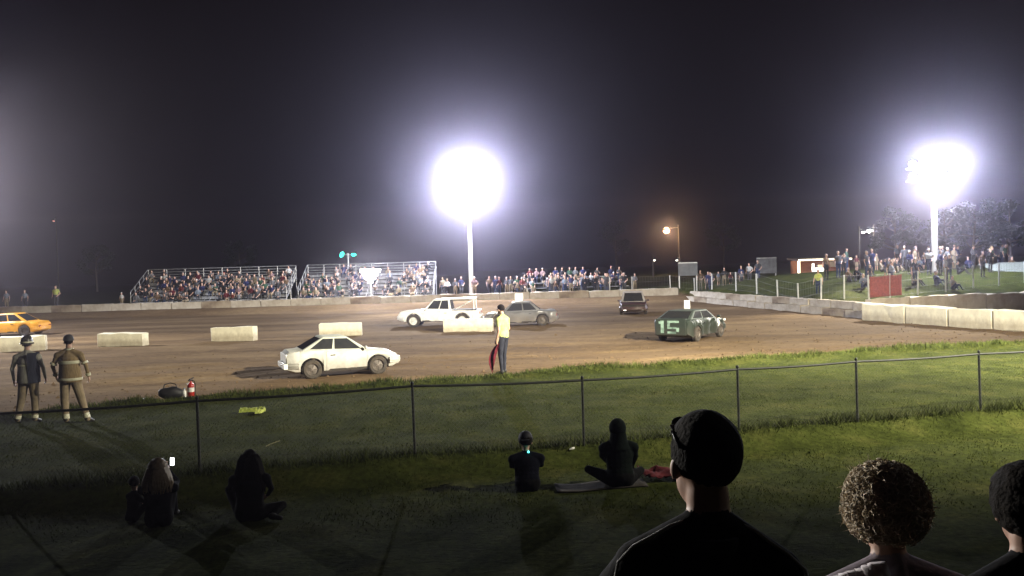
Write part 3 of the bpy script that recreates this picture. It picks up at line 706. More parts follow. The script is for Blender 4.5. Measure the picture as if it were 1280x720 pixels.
    for q, fl in ((R_, 0), (Lq, 1)):
        a, b_ = (.09, bp - .02) if not fl else (1 - bp + .02, .91); pane('window', q, a, b_, .16, .86)
        a, b_ = (bp + .02, .91) if not fl else (.09, 1 - bp - .02); pane('window', q, a, b_, .16, .86)
    pane('windscreen', [B[1], B[2], T[2], T[1]], .08, .92, .10, .90); pane('rear_window', [B[3], B[0], T[0], T[3]], .08, .92, .12, .88)
    # doors, seams, trim
    d0, d1 = doors or (wheels[0] + ra + .10, wheels[1] - ra - .06)
    for s_ in (-1, 1):
        nseg = 8; lo, hi = [], []; vs, fs = [], []
        for i in range(nseg + 1):
            x = d0 + (d1 - d0) * i / nseg; h = half(x)
            for a, c_ in h[1:6]: p = dented((x, s_ * a, c_)); vs += [p + V3(0, s_ * .010, 0), p - V3(0, s_ * .02, 0)]
        for i in range(nseg):
            for k in range(4):
                q = (i * 10 + 2 * k, (i + 1) * 10 + 2 * k, (i + 1) * 10 + 2 * k + 2, i * 10 + 2 * k + 2); fs.append(q if s_ < 0 else q[::-1])
        for i in range(nseg):
            for k in (0, 4): q = (i * 10 + 2 * k, i * 10 + 2 * k + 1, (i + 1) * 10 + 2 * k + 1, (i + 1) * 10 + 2 * k); fs.append(q)
        for k in range(4):
            for i in (0, nseg): fs.append((i * 10 + 2 * k, i * 10 + 2 * k + 1, i * 10 + 2 * k + 3, i * 10 + 2 * k + 2))
        d = MB().add(vs, fs).build('door', pmat, t, smooth=40)
        h = half(d0 + .18); MB().box((d0 + .2, s_ * (h[3][0] + .02), h[3][1] + .02), (.15, .03, .03)).build('handle', dark_metal, d)
        MB().box(((d0 + d1) / 2, s_ * (half((d0 + d1) / 2)[1][0] - .005), zb + .05), (d1 - d0 + .1, .03, .07)).build('sill', under, t)
        x = cab[3] - .18; MB().ball((x, s_ * (hw + .06), interp(top, x) + .06), (.05, .09, .06), 10, 8).build('mirror', pmat, t, smooth=60)
    bz = zb + .24
    for nm, s_ in (('rear_bumper', -1), ('front_bumper', 1)):
        if nm not in bumpers: continue
        x = s_ * L / 2; w_ = halfw(x) ; pts = [(x - s_ * .35, -hw * .985, bz), (x - s_ * .08, -w_ * 1.0, bz), (x + s_ * .05, -w_ * .7, bz), (x + s_ * .08, 0, bz), (x + s_ * .05, w_ * .7, bz), (x - s_ * .08, w_ * 1.0, bz), (x - s_ * .35, hw * .985, bz)]
        m = MB()
        for dzb in (-.07, .0, .07): m.path(pts, .055 if dzb == 0 else .045, 8); m.v = m.v; 
        k = len(pts) * 8
        for j, dzb in enumerate((-.06, 0, .06)):
            for i in range(k): v = m.v[j * k + i]; m.v[j * k + i] = (v[0], v[1], v[2] + dzb)
        m.build(nm, bumper_mat or pmat, t, smooth=60)
    zt = interp(top, L / 2); w_ = halfw(L / 2)
    MB().box((L / 2 + .004, 0, zt - .13), (.03, w_ * .9, .10)).build('grille', under, t)
    for s_ in (-1, 1):
        MB().ball((L / 2 - .02, s_ * w_ * .72, zt - .13), (.05, .13, .07), 12, 8).build('headlight', K('lit_headlight', (1, .95, .85), (1, .95, .85), emit=6) if lamp_on and s_ in lamp_on else K('headlight_glass', (.55, .55, .52), rough=.15), t, smooth=60)
        zr_ = interp(top, -L / 2)
        if tail: MB().box((-L / 2 - .004, s_ * w_ * .76, zr_ - .16), (.04, w_ * .32, .12)).build('tail_light', K('tail_light_glass', (.30, .02, .02), (.2, .015, .015), rough=.2), t, bevel=.01)
    for xc in wheels:
        for s_ in (-1, 1): make_wheel(wr, .19, t, xc, s_ * (hw - .10), s_, rim_mat)
    MB().tube((wheels[0], -hw + .1, wr), (wheels[0], hw - .1, wr), .05).tube((wheels[1], -hw + .1, wr), (wheels[1], hw - .1, wr), .05).box((0, 0, zb + .05), (L * .8, W * .7, .08)).build('chassis', under, t)
    if board:
        bx, bw, bh, along = board
        m = MB(); m.box((bx, 0, zr + bh / 2 + .03), (bw, .03, bh) if along else (.03, bw, bh)); m.build('roof_board', white_m, t, bevel=.006)
    t['_'] = 0; del t['_']; return t
track = lambda px, py, z=-.55: at(px, py, z)
def put(x, y): return (x, y, gz(x, y) - .01)
white_car = paint('white_car_paint', (.52, .52, .48), amount=.55, top=.7)
white_truck = paint('white_truck_paint', (.74, .74, .72), amount=.2, top=.6)
hatch_top = [(-1.77, .80), (-1.69, .88), (-1.15, .91), (-.3, .87), (.58, .85), (.85, .80), (1.55, .71), (1.71, .63), (1.77, .53)]
c1 = car('white two door racing car speeding along the near side of the track', put(-5.62, 28.6), R(22), 3.54, 1.60, hatch_top, (-1.02, 1.06), .30,
         (-1.36, -.62, .10, .84, 1.28), white_car, seed=3, dent=.022, cab_mat=K('dusty_roof_paint', (.46, .48, .42), (.36, .37, .31)))
MB().box((-1.775, 0, .62), (.05, 1.28, .34)).build('hatch_panel', white_m, c1, bevel=.02); MB().box((-1.82, 0, .42), (.12, 1.40, .17)).build('bumper_cover', white_m, c1, bevel=.03)  # tail and bumper whiter than the body: rear glare put into the colour
wagon = [(-2.3, .86), (-2.2, .95), (.55, 1.0), (1.0, .98), (2.1, .90), (2.25, .84), (2.3, .70)]
c2 = car('white pickup style racing truck with an open dark rear, facing left behind the blocks', put(-4.12, 50.4), R(176), 4.6, 1.80, [(-2.3, .88), (-.7, .90), (.75, .95), (1.0, .98), (2.05, .90), (2.22, .84), (2.3, .66)], (-1.35, 1.40), .36,
         (-.75, -.62, .25, .85, 1.56), white_truck, cat='truck', zb=.3, seed=8, dent=.02, name='racing_truck', doors=(-.62, .86), rim_mat=K('pale_rim', (.6, .6, .58)))
# rear half of the truck: cage and open bed with a roof carried back
MB().box((-1.35, 0, 1.54), (1.4, 1.3, .05)).tube((-2.0, -.6, .86), (-2.0, -.6, 1.52), .035).tube((-2.0, .6, .86), (-2.0, .6, 1.52), .035).tube((-.8, -.62, .9), (-2.0, -.62, 1.5), .03).build('rear_canopy', white_truck, c2)
MB().box((-1.45, 0, .90), (1.35, 1.45, .06)).build('bed', under, c2)
grey_car = paint('faded_grey_paint', (.13, .13, .135), amount=.5, top=.8)
sedan = [(-2.0, .74), (-1.92, .82), (-1.2, .85), (-.2, .84), (.7, .84), (1.0, .80), (1.8, .72), (1.95, .62), (2.0, .50)]
car('dusty grey sedan close behind the white truck, past the flagman', put(.42, 49.2), R(178), 4.0, 1.66, sedan, (-1.22, 1.24), .31, (-1.2, -.55, .40, 1.02, 1.34), grey_car, seed=12, dent=.05, board=(.05, .46, .42, True))
maroon = paint('dark_maroon_paint', (.05, .022, .026), amount=.4)
car('dark maroon car with one lit headlight coming off the far bend', put(7.75, 56.9), R(-97), 4.0, 1.72, sedan, (-1.22, 1.24), .31, (-1.2, -.5, .40, 1.02, 1.40), maroon, seed=15, lamp_on=(-1,), dent=.02,
    cab_mat=K('pale_roof_paint', (.36, .33, .31)))
green = paint('dark_green_paint', (.015, .024, .018), dirt=(.038, .030, .021), amount=.4, top=.8, rough=.6)
hb = [(-1.88, .93), (-1.80, .96), (-1.2, .93), (-.3, .90), (.7, .88), (1.0, .84), (1.75, .74), (1.9, .64), (1.96, .52)]
c15 = car('dark green hatchback numbered 15 sliding through the right bend', put(7.62, 37.9), R(54), 3.9, 1.72, hb, (-1.16, 1.22), .31, (-1.76, -.95, .25, .98, 1.27), green, seed=21, dent=.05, board=(-.35, .26, .36, False), tail=False, bumpers=('front_bumper',),
          cab_mat=K('chalky_green_paint', (.05, .065, .055), (.025, .035, .03)))
mint = K('mint_number_paint', (.22, .33, .27), (.07, .11, .09), rough=.7, scale=4, detail=8)
# the number 15 painted large on the tail panel (solid strokes 6 mm proud)
num = MB(); xT = -1.992
def stroke(y0, y1, z0, z1): num.box((xT, (y0 + y1) / 2, (z0 + z1) / 2), (.012, abs(y1 - y0), abs(z1 - z0)))
# seen from behind the car's left (+y) is on the left
stroke(.44, .30, .38, .90); stroke(.53, .44, .76, .86)
stroke(.14, -.38, .81, .90); stroke(.14, .02, .645, .805); stroke(.14, -.26, .56, .64); stroke(-.25, -.38, .44, .61); stroke(.14, -.24, .37, .455)
num.build('number', mint, c15); MB().box((-1.955, 0, .63), (.06, 1.36, .66)).build('tail_panel', green, c15, bevel=.015)
# white panel and lamps on its right flank
MB().box((.98, -.836, .66), (.26, .016, .36)).build('number_patch', white_m, c15)
MB().ball((1.93, -.45, .62), (.05, .14, .08), 10, 8).ball((1.90, -.72, .70), (.06, .06, .06), 8, 6).build('nose_patch', white_m, c15)
MB().box((.55, -.70, .90), (.22, .06, .04)).build('bonnet_pin_patch', white_m, c15)
orange = paint('orange_car_paint', (.85, .40, .04), amount=.15, top=.5)
car('bright orange car half out of the picture at the left edge', put(-29.7, 52.3), R(180), 4.1, 1.68, [(-2.05, .70), (-1.95, .80), (-1.2, .87), (-.2, .86), (.7, .85), (1.0, .80), (1.85, .70), (2.0, .6), (2.05, .48)], (-1.25, 1.25), .31, (-1.45, -.62, .35, .98, 1.33), orange, seed=31, dent=.012)

# ------------------------------------------------------------------ flagman and firefighters
yellow_shirt = cloth('hi viz yellow', (.54, .58, .22)); dk_trouser = cloth('charcoal', (.035, .037, .05))
fig = figure(1.78, arms=[((-.25, -.05, 1.13), (-.24, .03, .88)), ((.25, -.02, 1.14), (.22, .10, .92))], turn=-.1, nod=.15, fingers=True, curl=.95, bulk=1.16,
             legs=[((-.10, .02, .50), (-.12, -.03, .08), (-.15, .13, .03)), ((.09, .03, .50), (.09, .03, .08), (.11, .19, .03))])
p = V3(-.27, 22.45, 0); p.z = gz(p.x, p.y)
fl = link('person', fig.grow('person', [skin, yellow_shirt, dk_trouser, shoe_m, hair_dark, white_m], .009, 3)); fl.location = p; fl.rotation_euler = (0, 0, R(58))
tag(fl, 'flagman in yellow shirt and dark trousers at the track edge holding a furled red flag', 'person'); eyes(fl, fig)
link('hair', hair_cap(fig), fl).data.materials.append(hair_dark)
s_ = fig.s   # loose shirt hem and belt
MB().lathe([(.178 * s_, .93 * s_), (.186 * s_, .96 * s_), (.183 * s_, 1.06 * s_), (.17 * s_, 1.1 * s_)], 24).build('shirt_hem', yellow_shirt, fl, smooth=60).scale = (1, .76, 1)
# red flag hanging from the stick in his left hand
fo = thing('flag', 'furled red flag hanging from a stick in the flagman left hand', 'flag')
wpt = Matrix.Translation(p) @ Matrix.Rotation(R(58), 4, 'Z') @ (fig.wr[0] + V3(0, .0, -.075)); fo.location = wpt
MB().tube((.06, .02, .14), (-.17, -.05, -.62), .011).build('stick', K('flag_stick', (.45, .36, .24)), fo)
vs, fs = [], []
for i in range(13):
    for j in range(9):
        u, v = i / 12, j / 8; wd = .06 + .26 * math.sin(math.pi * min(1, u * 1.05)) ** .8 * (1 - .2 * u)
        vs.append((.03 - .17 * u * .9 - wd * v * .62 + .03, -.02 + .045 * math.sin(v * 9 + u * 3) - .05 * u, -.02 - .58 * u - .16 * v * u))
for i in range(12):
    for j in range(8): fs.append((i * 9 + j, i * 9 + j + 1, (i + 1) * 9 + j + 1, (i + 1) * 9 + j))
fl_c = MB().add(vs, fs).build('cloth', cloth('flag red', (.11, .016, .024)), fo, smooth=80); fl_c.modifiers.new('t', 'SOLIDIFY').thickness = .006

tan_coat = cloth('turnout tan', (.30, .22, .12)); reflective = K('reflective_tape', (.72, .70, .52), (.6, .58, .42), rough=.4); tan_tr = cloth('turnout trousers', (.33, .26, .17)); grey_coat = cloth('weathered grey coat', (.36, .35, .30)); navy_c = cloth('dark navy coat', (.025, .03, .045)); boots = K('rubber_boot', (.03, .028, .025), rough=.5)
def band(name, f_, z0, z1, rx, ry, m, parent, x0=0, seg=28, cy=0):
    o = MB().lathe([(1, z0), (1.03, z0 + .01), (1.03, z1 - .01), (1, z1)], seg).build(name, m, parent, smooth=60); o.scale = (rx, ry, 1); o.location = (x0, cy, 0); return o
def firefighter(px, py, label, coat, legs, arms, turn, helmet, tr, hgt=1.76):
    fig = figure(hgt, arms=arms, legs=legs, turn=turn, long_sleeve=True, fingers=True, curl=.4, bulk=1.22, lean=-.02, hair=True, legk=1.35)
    q = at(px, py, 0); q.z = gz(q.x, q.y)
    o = link('person', fig.grow('person', [skin, coat, tr, boots, hair_dark, white_m], .010, 3)); o.location = q; o.rotation_euler = (0, 0, R(8)); tag(o, label, 'person'); eyes(o, fig)
    s = fig.s
    # turnout coat skirt below the waist
    co_ = MB().lathe([(1.0, .84 * s), (1.03, .86 * s), (.99, 1.0 * s), (.93, 1.12 * s), (.9, 1.2 * s)], 30).build('coat_skirt', coat, o, smooth=70); co_.scale = (.215 * s, .165 * s, 1)
    return o, fig
ff1, f1 = firefighter(38, 529, 'firefighter in a brimmed helmet and grey coat with one dark half, left of the pair', grey_coat,
    [((-.16, .03, .50), (-.24, -.02, .09), (-.27, .14, .03)), ((.10, .03, .50), (.10, -.02, .09), (.13, .15, .03))], [((-.30, -.02, 1.14), (-.29, .02, .90)), ((.30, -.02, 1.14), (.30, .08, .92))], .15, True, khaki, 1.66)
ff2, f2 = firefighter(90, 528, 'firefighter in a tan turnout coat with pale reflective bands, right of the pair', tan_coat,
    [((-.13, .03, .50), (-.10, -.02, .09), (-.12, .14, .03)), ((.18, .03, .50), (.30, -.02, .09), (.36, .12, .03))], [((-.31, -.02, 1.16), (-.28, .06, .95)), ((.31, -.02, 1.16), (.33, .05, .93))], .25, False, tan_tr, 1.72)
def helmet(f_, o, m, brim=True):
    g_ = thing('x', 'x', 'x'); bpy.data.objects.remove(g_)
    b = MB().lathe([(.138, -.016), (.140, -.004), (.120, .012), (.119, .06), (.104, .115), (.066, .155), (0, .170)] if brim else [(.103, 0), (.104, .02), (.098, .06), (.075, .10), (.04, .12), (0, .125)], 26)
    h = b.build('helmet' if brim else 'cap', m, o, smooth=60); h.matrix_local = Matrix.Translation(f_.hc + f_.HR @ V3(0, -.01, .03) * f_.hs) @ f_.HR.to_4x4(); h.scale = (.95 * f_.hs, 1.12 * f_.hs, f_.hs)
    if brim: MB().box((0, 0, .07), (.02, .22, .11), taper=.5).build('crest', m, h); 
    else: MB().box((.02, .13, .015), (.13, .12, .012)).build('peak', m, h, bevel=.004)
    return h
helmet(f1, ff1, K('black_helmet', (.035, .034, .03), rough=.35)); hb_ = helmet(f2, ff2, K('dark_cap', (.02, .02, .022)), False)
MB().lathe([(.126, .012), (.129, .02), (.127, .034), (.123, .04)], 26).build('helmet_band', reflective, [c for c in ff1.children if c.name.startswith('helmet')][0], smooth=60)
s = f1.s
d_ = band('dark_coat_half', f1, .84 * s, 1.46 * s, .205 * s, .15 * s, navy_c, ff1)
bm = bmesh.new(); bm.from_mesh(d_.data)
bmesh.ops.delete(bm, geom=[v for v in bm.verts if v.co.x < .02], context='VERTS')
for v in bm.verts: pass
bm.to_mesh(d_.data); bm.free(); d_.scale.x = .222 * s; d_.scale.y = .168 * s
band('reflective_band', f1, 1.18 * s, 1.22 * s, .196 * s, .145 * s, reflective, ff1)
s = f2.s
band('chest_band', f2, 1.20 * s, 1.26 * s, .208 * s, .152 * s, reflective, ff2); band('hem_band', f2, .87 * s, .92 * s, .225 * s, .174 * s, reflective, ff2); band('collar', f2, 1.47 * s, 1.50 * s, .085 * s, .085 * s, reflective, ff2)
for k in (0, 1):
    def sleeve(a, b, t0, t1, r, nm, par): a, b = V3(*a), V3(*b); MB().tube(a.lerp(b, t0), a.lerp(b, t1), r, r, 14).build(nm, reflective, par, smooth=50)
    el = (-.31, -.02, 1.16) if k == 0 else (.31, -.02, 1.16); wr_ = (-.28, .06, .95) if k == 0 else (.33, .05, .93); kn, an = (((-.13, .03, .5), (-.10, -.02, .09)), ((.18, .03, .5), (.30, -.02, .09)))[k]
    sleeve(V3(*el) * s, V3(*wr_) * s, .72, .92, .050 * s, 'cuff_band', ff2); sleeve(f2.sh[k], V3(*el) * s, .70, .86, .068 * s, 'sleeve_band', ff2); sleeve(V3(*kn) * s, V3(*an) * s, .74, .96, .066 * s, 'ankle_band', ff2)
    kn, an = (((-.16, .03, .5), (-.24, -.02, .09)), ((.10, .03, .5), (.10, -.02, .09)))[k]
    sleeve(V3(*kn) * f1.s, V3(*an) * f1.s, .80, .96, .064 * f1.s, 'ankle_band', ff1)

# ------------------------------------------------------------------ people sitting on the grass
deep = [cloth('night black', (.0075, .0075, .008)), cloth('dark hooded', (.007, .011, .009)), cloth('dark navy hoodie', (.006, .0065, .012))]
def ground_sit(px, py, label, h, tops, legs, arms, rz, lean=.25, turn=0, headk=1., hair_kw=None, hm=hair_dark, vox=.011, trous=None, nod=0., bulk=1., side=0.):
    fig = figure(h, .125, lean, side, legs=legs, arms=arms, turn=turn, headk=headk, long_sleeve=True, fingers=True, curl=.5, nod=nod, bulk=bulk)
    q = at(px, py, -.22); q.z = gz(q.x, q.y) - .01
    o = link('person', fig.grow('person', [skin, tops, trous or deep[0], shoe_m, hm, white_m], vox, 9)); o.location = q; o.rotation_euler = (0, 0, rz); tag(o, label, 'person', 'people sitting on the grass in front of the fence'); eyes(o, fig)
    if hair_kw is not None: link('hair', hair_cap(fig, **hair_kw), o).data.materials.append(hm)
    return o, fig
cross = [((-.36, .28, .20), (-.02, .40, .07), (.10, .48, .06)), ((.36, .28, .20), (.06, .30, .07), (-.08, .38, .06))]
kneeup = [((-.14, .40, .42), (-.14, .56, .07), (-.15, .72, .03)), ((.15, .38, .42), (.15, .54, .07), (.16, .70, .03))]
lap = [((-.24, .16, .42), (-.10, .36, .30)), ((.24, .16, .42), (.10, .36, .30))]
fair_hair = K('fair_hair', (.36, .26, .15), (.25, .17, .09), rough=.5, scale=30)
# girl filming with a phone, small child tucked against her left
girl, fg = ground_sit(199, 662, 'girl with fair hair sitting on the grass holding up a lit phone', 1.42, deep[0], kneeup, [((-.26, .22, .50), (-.10, .40, .62)), ((.24, .26, .60), (.10, .40, .76))], R(12), .12, headk=1.2, bulk=1.28, hair_kw=dict(r=(.112, .122, .116), cut=-1.2, lump=.008), hm=fair_hair)
MB().path([fg.hc + fg.HR @ (V3(math.cos(a) * .116, -.02, .02 + math.sin(a) * .122) * fg.hs) for a in np.linspace(.1, math.pi - .1, 12)], .008).build('hair_rim', white_m, girl, smooth=60)  # white arc over the head: rim light on her hair modelled as a tube
phone = K('lit_phone_screen', (.92, .96, 1), (.92, .96, 1), emit=7)
def phone_thing(loc, rz, tilt, label, em=phone):
    t = thing('mobile_phone', label, 'phone', loc, rz)
    MB().box((0, 0, 0), (.072, .009, .145)).build('case', K('phone_case', (.02, .02, .02), rough=.3), t, bevel=.004).rotation_euler = (tilt, 0, 0)
    MB().box((0, -.0065, 0), (.062, .004, .13)).build('screen', em, t).rotation_euler = (tilt, 0, 0); t.scale = (.72,) * 3; return t
mw = Matrix.Translation(girl.location) @ Matrix.Rotation(R(12), 4, 'Z')
phone_thing(mw @ (fg.wr[1] + V3(.035, .05, .085)), R(10), R(-8), 'phone with a lit screen held up by the girl with fair hair')
kid, fk = ground_sit(165, 655, 'small child pressed against the left side of the girl with the phone', .98, deep[0], kneeup, lap, R(-25), .2, turn=.9, headk=1.30, hair_kw=dict(r=(.088, .106, .102), lump=.004), vox=.011)
wom, fw_ = ground_sit(313, 654, 'woman with long dark hair sitting cross legged on the grass', 1.58, deep[0], [((-.34, .36, .36), (-.16, .50, .08), (-.20, .66, .05)), ((.40, .22, .14), (.30, -.06, .07), (.42, -.10, .05))], [((-.29, .18, .44), (-.28, .40, .42)), ((.27, .14, .40), (.18, .36, .26))], R(6), .18, turn=.1, bulk=1.25, hair_kw=dict(r=(.098, .118, .112), cut=-1.2, lump=.006))
# long hair down the back
def long_hair(fig, par, m, wd=1., ln=1., seed=1):
    lh = MB(); c = fig.hc; r_ = random.Random(seed)
    for k in range(34):
        a = math.pi * .93 + (k / 33) * math.pi * 1.14; x, y = math.cos(a) * .088 * wd, math.sin(a) * .088 - .02
        lh.path([c + V3(x * .8, y * .9, .07), c + V3(x * 1.1, y * 1.15, 0), c + V3(x * 1.35, y * 1.15 - .01, -.12 * ln), c + V3(x * 1.6 + r_.uniform(-.012, .012), y * .9 - .05, -.24 * ln), c + V3(x * 1.5 + r_.uniform(-.03, .03), y * .7 - .08, -.34 * ln - r_.uniform(0, .06))], [.014, .024, .026, .022, .006], 6)
    lh.build('long_hair', m, par, smooth=80)
long_hair(fw_, wom, hair_dark, 1.25, 1.0, 1); long_hair(fg, girl, fair_hair, 1.15, .62, 2)
boy, fb = ground_sit(660, 618, 'boy with a cap sitting on the grass with a tiny teal light at his neck', 1.34, deep[2], kneeup, [((-.27, .14, .42), (-.10, .36, .34)), ((.27, .14, .42), (.10, .36, .34))], R(4), .32, turn=.0, headk=1.30, bulk=1.42, hair_kw=dict(r=(.096, .112, .106), lump=.006), vox=.010)
hc_ = helmet(fb, boy, K('dark_navy_cap', (.012, .012, .022)), False); MB().box((-.01, -.125, .012), (.11, .06, .01)).build('cap_strap', K('dark_navy_cap', (.012, .012, .022)), hc_)
MB().ball(fb.U(.035, -.085, .545), .014, 8, 6).build('teal_light', K('teal_led', (.10, 1, .82), (.10, 1, .82), emit=5), boy, smooth=80)
hood, fh = ground_sit(776, 616, 'person in a dark hooded top sitting cross legged on a pale blanket', 1.62, deep[1], [((-.42, .26, .22), (-.12, .42, .08), (.02, .50, .06)), ((.36, .30, .16), (.06, .30, .07), (-.08, .38, .06))], [((-.24, .14, .44), (-.14, .36, .30)), ((.25, .10, .42), (.20, .30, .16))], R(4), .22, hair_kw=None, bulk=1.28)
hm = hair_cap(fh, r=(.122, .138, .140), off=(0, -.03, .025), cut=-1.3, lump=.002, name='hood'); hm.materials.append(deep[1]); link('hood', hm, hood)
MB().lathe([(.165, -.06), (.14, -.01), (.118, .05), (.108, .11), (.10, .15)], 24, c=fh.U(0, -.02, .50)).build('hood_collar', deep[1], hood, smooth=60)
mw = Matrix.Translation(hood.location) @ Matrix.Rotation(R(4), 4, 'Z'); ph = phone_thing(mw @ (fh.wr[1] + V3(.02, -.02, -.03)), R(35), R(-25), 'phone glowing low in the right hand of the hooded person'); ph.rotation_euler = (R(-10), R(-20), R(20))
def blanket(name, c, sx, sy, m, label, rz, folds=.02, nx_=18, ny_=10):
    vs, fs = [], []
    for i in range(nx_ + 1):
        for j in range(ny_ + 1):
            x, y = (i / nx_ - .5) * sx, (j / ny_ - .5) * sy; X, Y = c[0] + x * math.cos(rz) - y * math.sin(rz), c[1] + x * math.sin(rz) + y * math.cos(rz)
            vs.append((X - c[0], Y - c[1], gz(X, Y) - gz(c[0], c[1]) + .014 + folds * (1 + noise.noise(V3(X * 5, Y * 5, 3))) + folds * .6 * noise.noise(V3(X * 14, Y * 14, 1))))
    for i in range(nx_):
        for j in range(ny_): a = i * (ny_ + 1) + j; fs.append((a, a + ny_ + 1, a + ny_ + 2, a + 1))
    o = MB().add(vs, fs).build(name, m, None, smooth=80); o.location = (c[0], c[1], gz(c[0], c[1])); o.modifiers.new('t', 'SOLIDIFY').thickness = .012
    return tag(o, label, 'blanket')
q = at(752, 617, -.22); blanket('blanket', (q.x, q.y + .1), 1.2, .42, cloth('pale blanket', (.07, .062, .055)), 'pale blanket spread under the hooded person', .05, .006)
q = at(836, 604, -.22); blanket('blanket', (q.x, q.y), .72, .5, cloth('red blanket', (.12, .025, .03)), 'crumpled red blanket beside the hooded person', .2, .075)

# ------------------------------------------------------------------ spectators right in front of the camera
bench = thing('spectator_bench', 'bench the nearest spectators sit on, below the picture', 'bench', (1.0, 2.2, 0))
MB().box((0, 0, 1.50), (4.2, .30, .05)).build('seat_plank', alu, bench, bevel=.006); MB().box((0, .5, 1.06), (4.2, .30, .05)).build('foot_plank', alu, bench, bevel=.006)
for x in (-1.9, 0, 1.9):
    m = MB(); m.box((x, 0, .68), (.07, .07, 1.59)); m.box((x, .5, .46), (.07, .07, 1.15)); m.box((x, .25, 1.0), (.06, .5, .06)); m.build('trestle', steel, bench)
black_shirt = cloth('near black shirt', (.022, .022, .024))
def near(x, y, headtop, label, h, top, hm, turn=0, lean=.1, bulk=1.1, side=0., hair=None, headk=1., vox=.009):
    fig = figure(h, .55, lean, side, legs=seated_legs(.14), arms=[((-.29, .12, .80), (-.16, .36, .66)), ((.29, .12, .80), (.16, .36, .66))], turn=turn, long_sleeve=False, fingers=True, bulk=bulk, headk=headk, chest_k=1.05)
    q = V3(x - fig.hc.x, y, headtop - (fig.hc.z + .128 * fig.hs))
    o = link('person', fig.grow('person', [skin, top, jeans, shoe_m, hm, white_m], vox, 4)); o.location = q; tag(o, label, 'person', 'spectators seated just in front of the camera'); eyes(o, fig); return o, fig
man, fm = near(.485, 2.22, 2.45, 'man with short dark hair and sunglasses on his head, largest silhouette in front', 1.80, black_shirt, hair_dark, turn=.28, bulk=1.03, side=-.09)
link('hair', hair_cap(fm, r=(.0885, .106, .101), lump=.0012, cut=-.60), man).data.materials.append(hair_dark)
# ribbed collar
MB().lathe([(.078, -.02), (.083, 0), (.080, .022), (.072, .024)], 24, c=fm.U(0, -.012, .505)).build('collar', cloth('charcoal collar', (.06, .06, .065)), man, smooth=60)
sg = MB(); gm_ = K('sunglass_frame', (.03, .03, .03), rough=.12); hcm, HRm = fm.hc, fm.HR
HP = lambda x, y, z: hcm + HRm @ V3(x, y, z) * fm.hs
HS = lambda x, y, z, k=1.03: (lambda d: HP(d.x * .0885 * k, -.02 + d.y * .106 * k, .035 + d.z * .101 * k))(V3(x, y, z).normalized())
for sx in (-1, 1):
    sg.path([HS(sx * .55, .62, .56), HS(sx * .78, .32, .50), HS(sx * .90, .0, .36), HS(sx * .93, -.25, .16)], .0036, 6); sg.ball(HS(sx * .34, .74, .60, 1.01), (.025, .012, .016), 12, 8, HRm)
sg.path([HS(-.14, .76, .66), HS(0, .76, .68), HS(.14, .76, .66)], .004)
sg.build('sunglasses', gm_, man, smooth=60)
for q_, r_ in ((HS(-.72, .42, .53, 1.06), .0055), (HS(-.85, .16, .44, 1.06), .004)): MB().ball(q_, r_, 8, 6).build('temple_glint', K('glint_chrome', (.95, .95, .95), rough=.08, metal=1), man, smooth=80)  # tiny bright beads modelled for the glints on the left temple arm
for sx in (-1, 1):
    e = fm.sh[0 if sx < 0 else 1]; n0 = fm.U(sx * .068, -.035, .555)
    MB().path([n0, n0.lerp(e + V3(0, -.03, .055), .35) + V3(0, -.006, .012), n0.lerp(e + V3(0, -.03, .055), .7) + V3(0, -.008, .012), e + V3(sx * .015, -.03, .058), e + V3(sx * .055, -.035, .02), e + V3(sx * .068, -.035, -.04)], .0045, 6).build('shoulder_line', cloth('pale grey shoulder line', (.62, .62, .60)), man, smooth=60)  # thin pale line traced over the top of each shoulder
lace = cloth('pale lace', (.80, .74, .76))
wm, fwm = near(1.075, 2.46, 2.195, 'woman with short curly fair hair and a pale ruffled shoulder', 1.55, cloth('pale mauve top', (.36, .31, .35)), K('curly_fair_hair', (.72, .62, .47), (.52, .43, .31), rough=.8, scale=40), turn=.12, lean=.22, bulk=1.22, headk=1.02)
# curls: many small rings of hair over the skull
chm = M['curly_fair_hair']; cr = MB(); rr = random.Random(5)
link('hair', hair_cap(fwm, r=(.120, .132, .130), lump=.010, cut=-.7), wm).data.materials.append(chm)
n = 0
while n < 1000:
    v = V3(rr.gauss(0, 1), rr.gauss(0, 1), rr.gauss(0, 1)).normalized()
    if (v.y > .35 and v.z < .35) or v.z < -.75: continue
    n += 1; c = V3(v.x * .124, v.y * .136, v.z * .134) * rr.uniform(.96, 1.05); a = v.orthogonal().normalized(); b = v.cross(a); ph_ = rr.uniform(0, 6.3); rad = rr.uniform(.007, .016); turns = rr.uniform(1.0, 1.9)
    pts = []
    for k in range(9):
        u = k / 8; t_ = ph_ + u * turns * 2 * math.pi; pts.append(fwm.hc + fwm.HR @ (c + V3(0, -.02, .035) + (a * math.cos(t_) + b * math.sin(t_)) * rad + v * (u * .014 - .004)) * fwm.hs)
    cr.path(pts, [.0026] * 8 + [.0008], 4)
for k in range(160):
    v = V3(rr.gauss(0, 1), rr.gauss(0, 1), rr.gauss(0, 1)).normalized()
    if v.z < -.6 or (v.y > .4 and v.z < .3): continue
    c = V3(v.x * .124, v.y * .136, v.z * .134); e = v.orthogonal().normalized() * rr.uniform(-.02, .02); cr.path([fwm.hc + fwm.HR @ (c + V3(0, -.02, .035) + v * q_ + e * (q_ / .03) ** 2) * fwm.hs for q_ in (0, .012, .022, rr.uniform(.026, .040))], [.0011, .001, .0009, .0005], 3)
tag(cr.build('curls', chm, wm, smooth=80), kind='stuff')
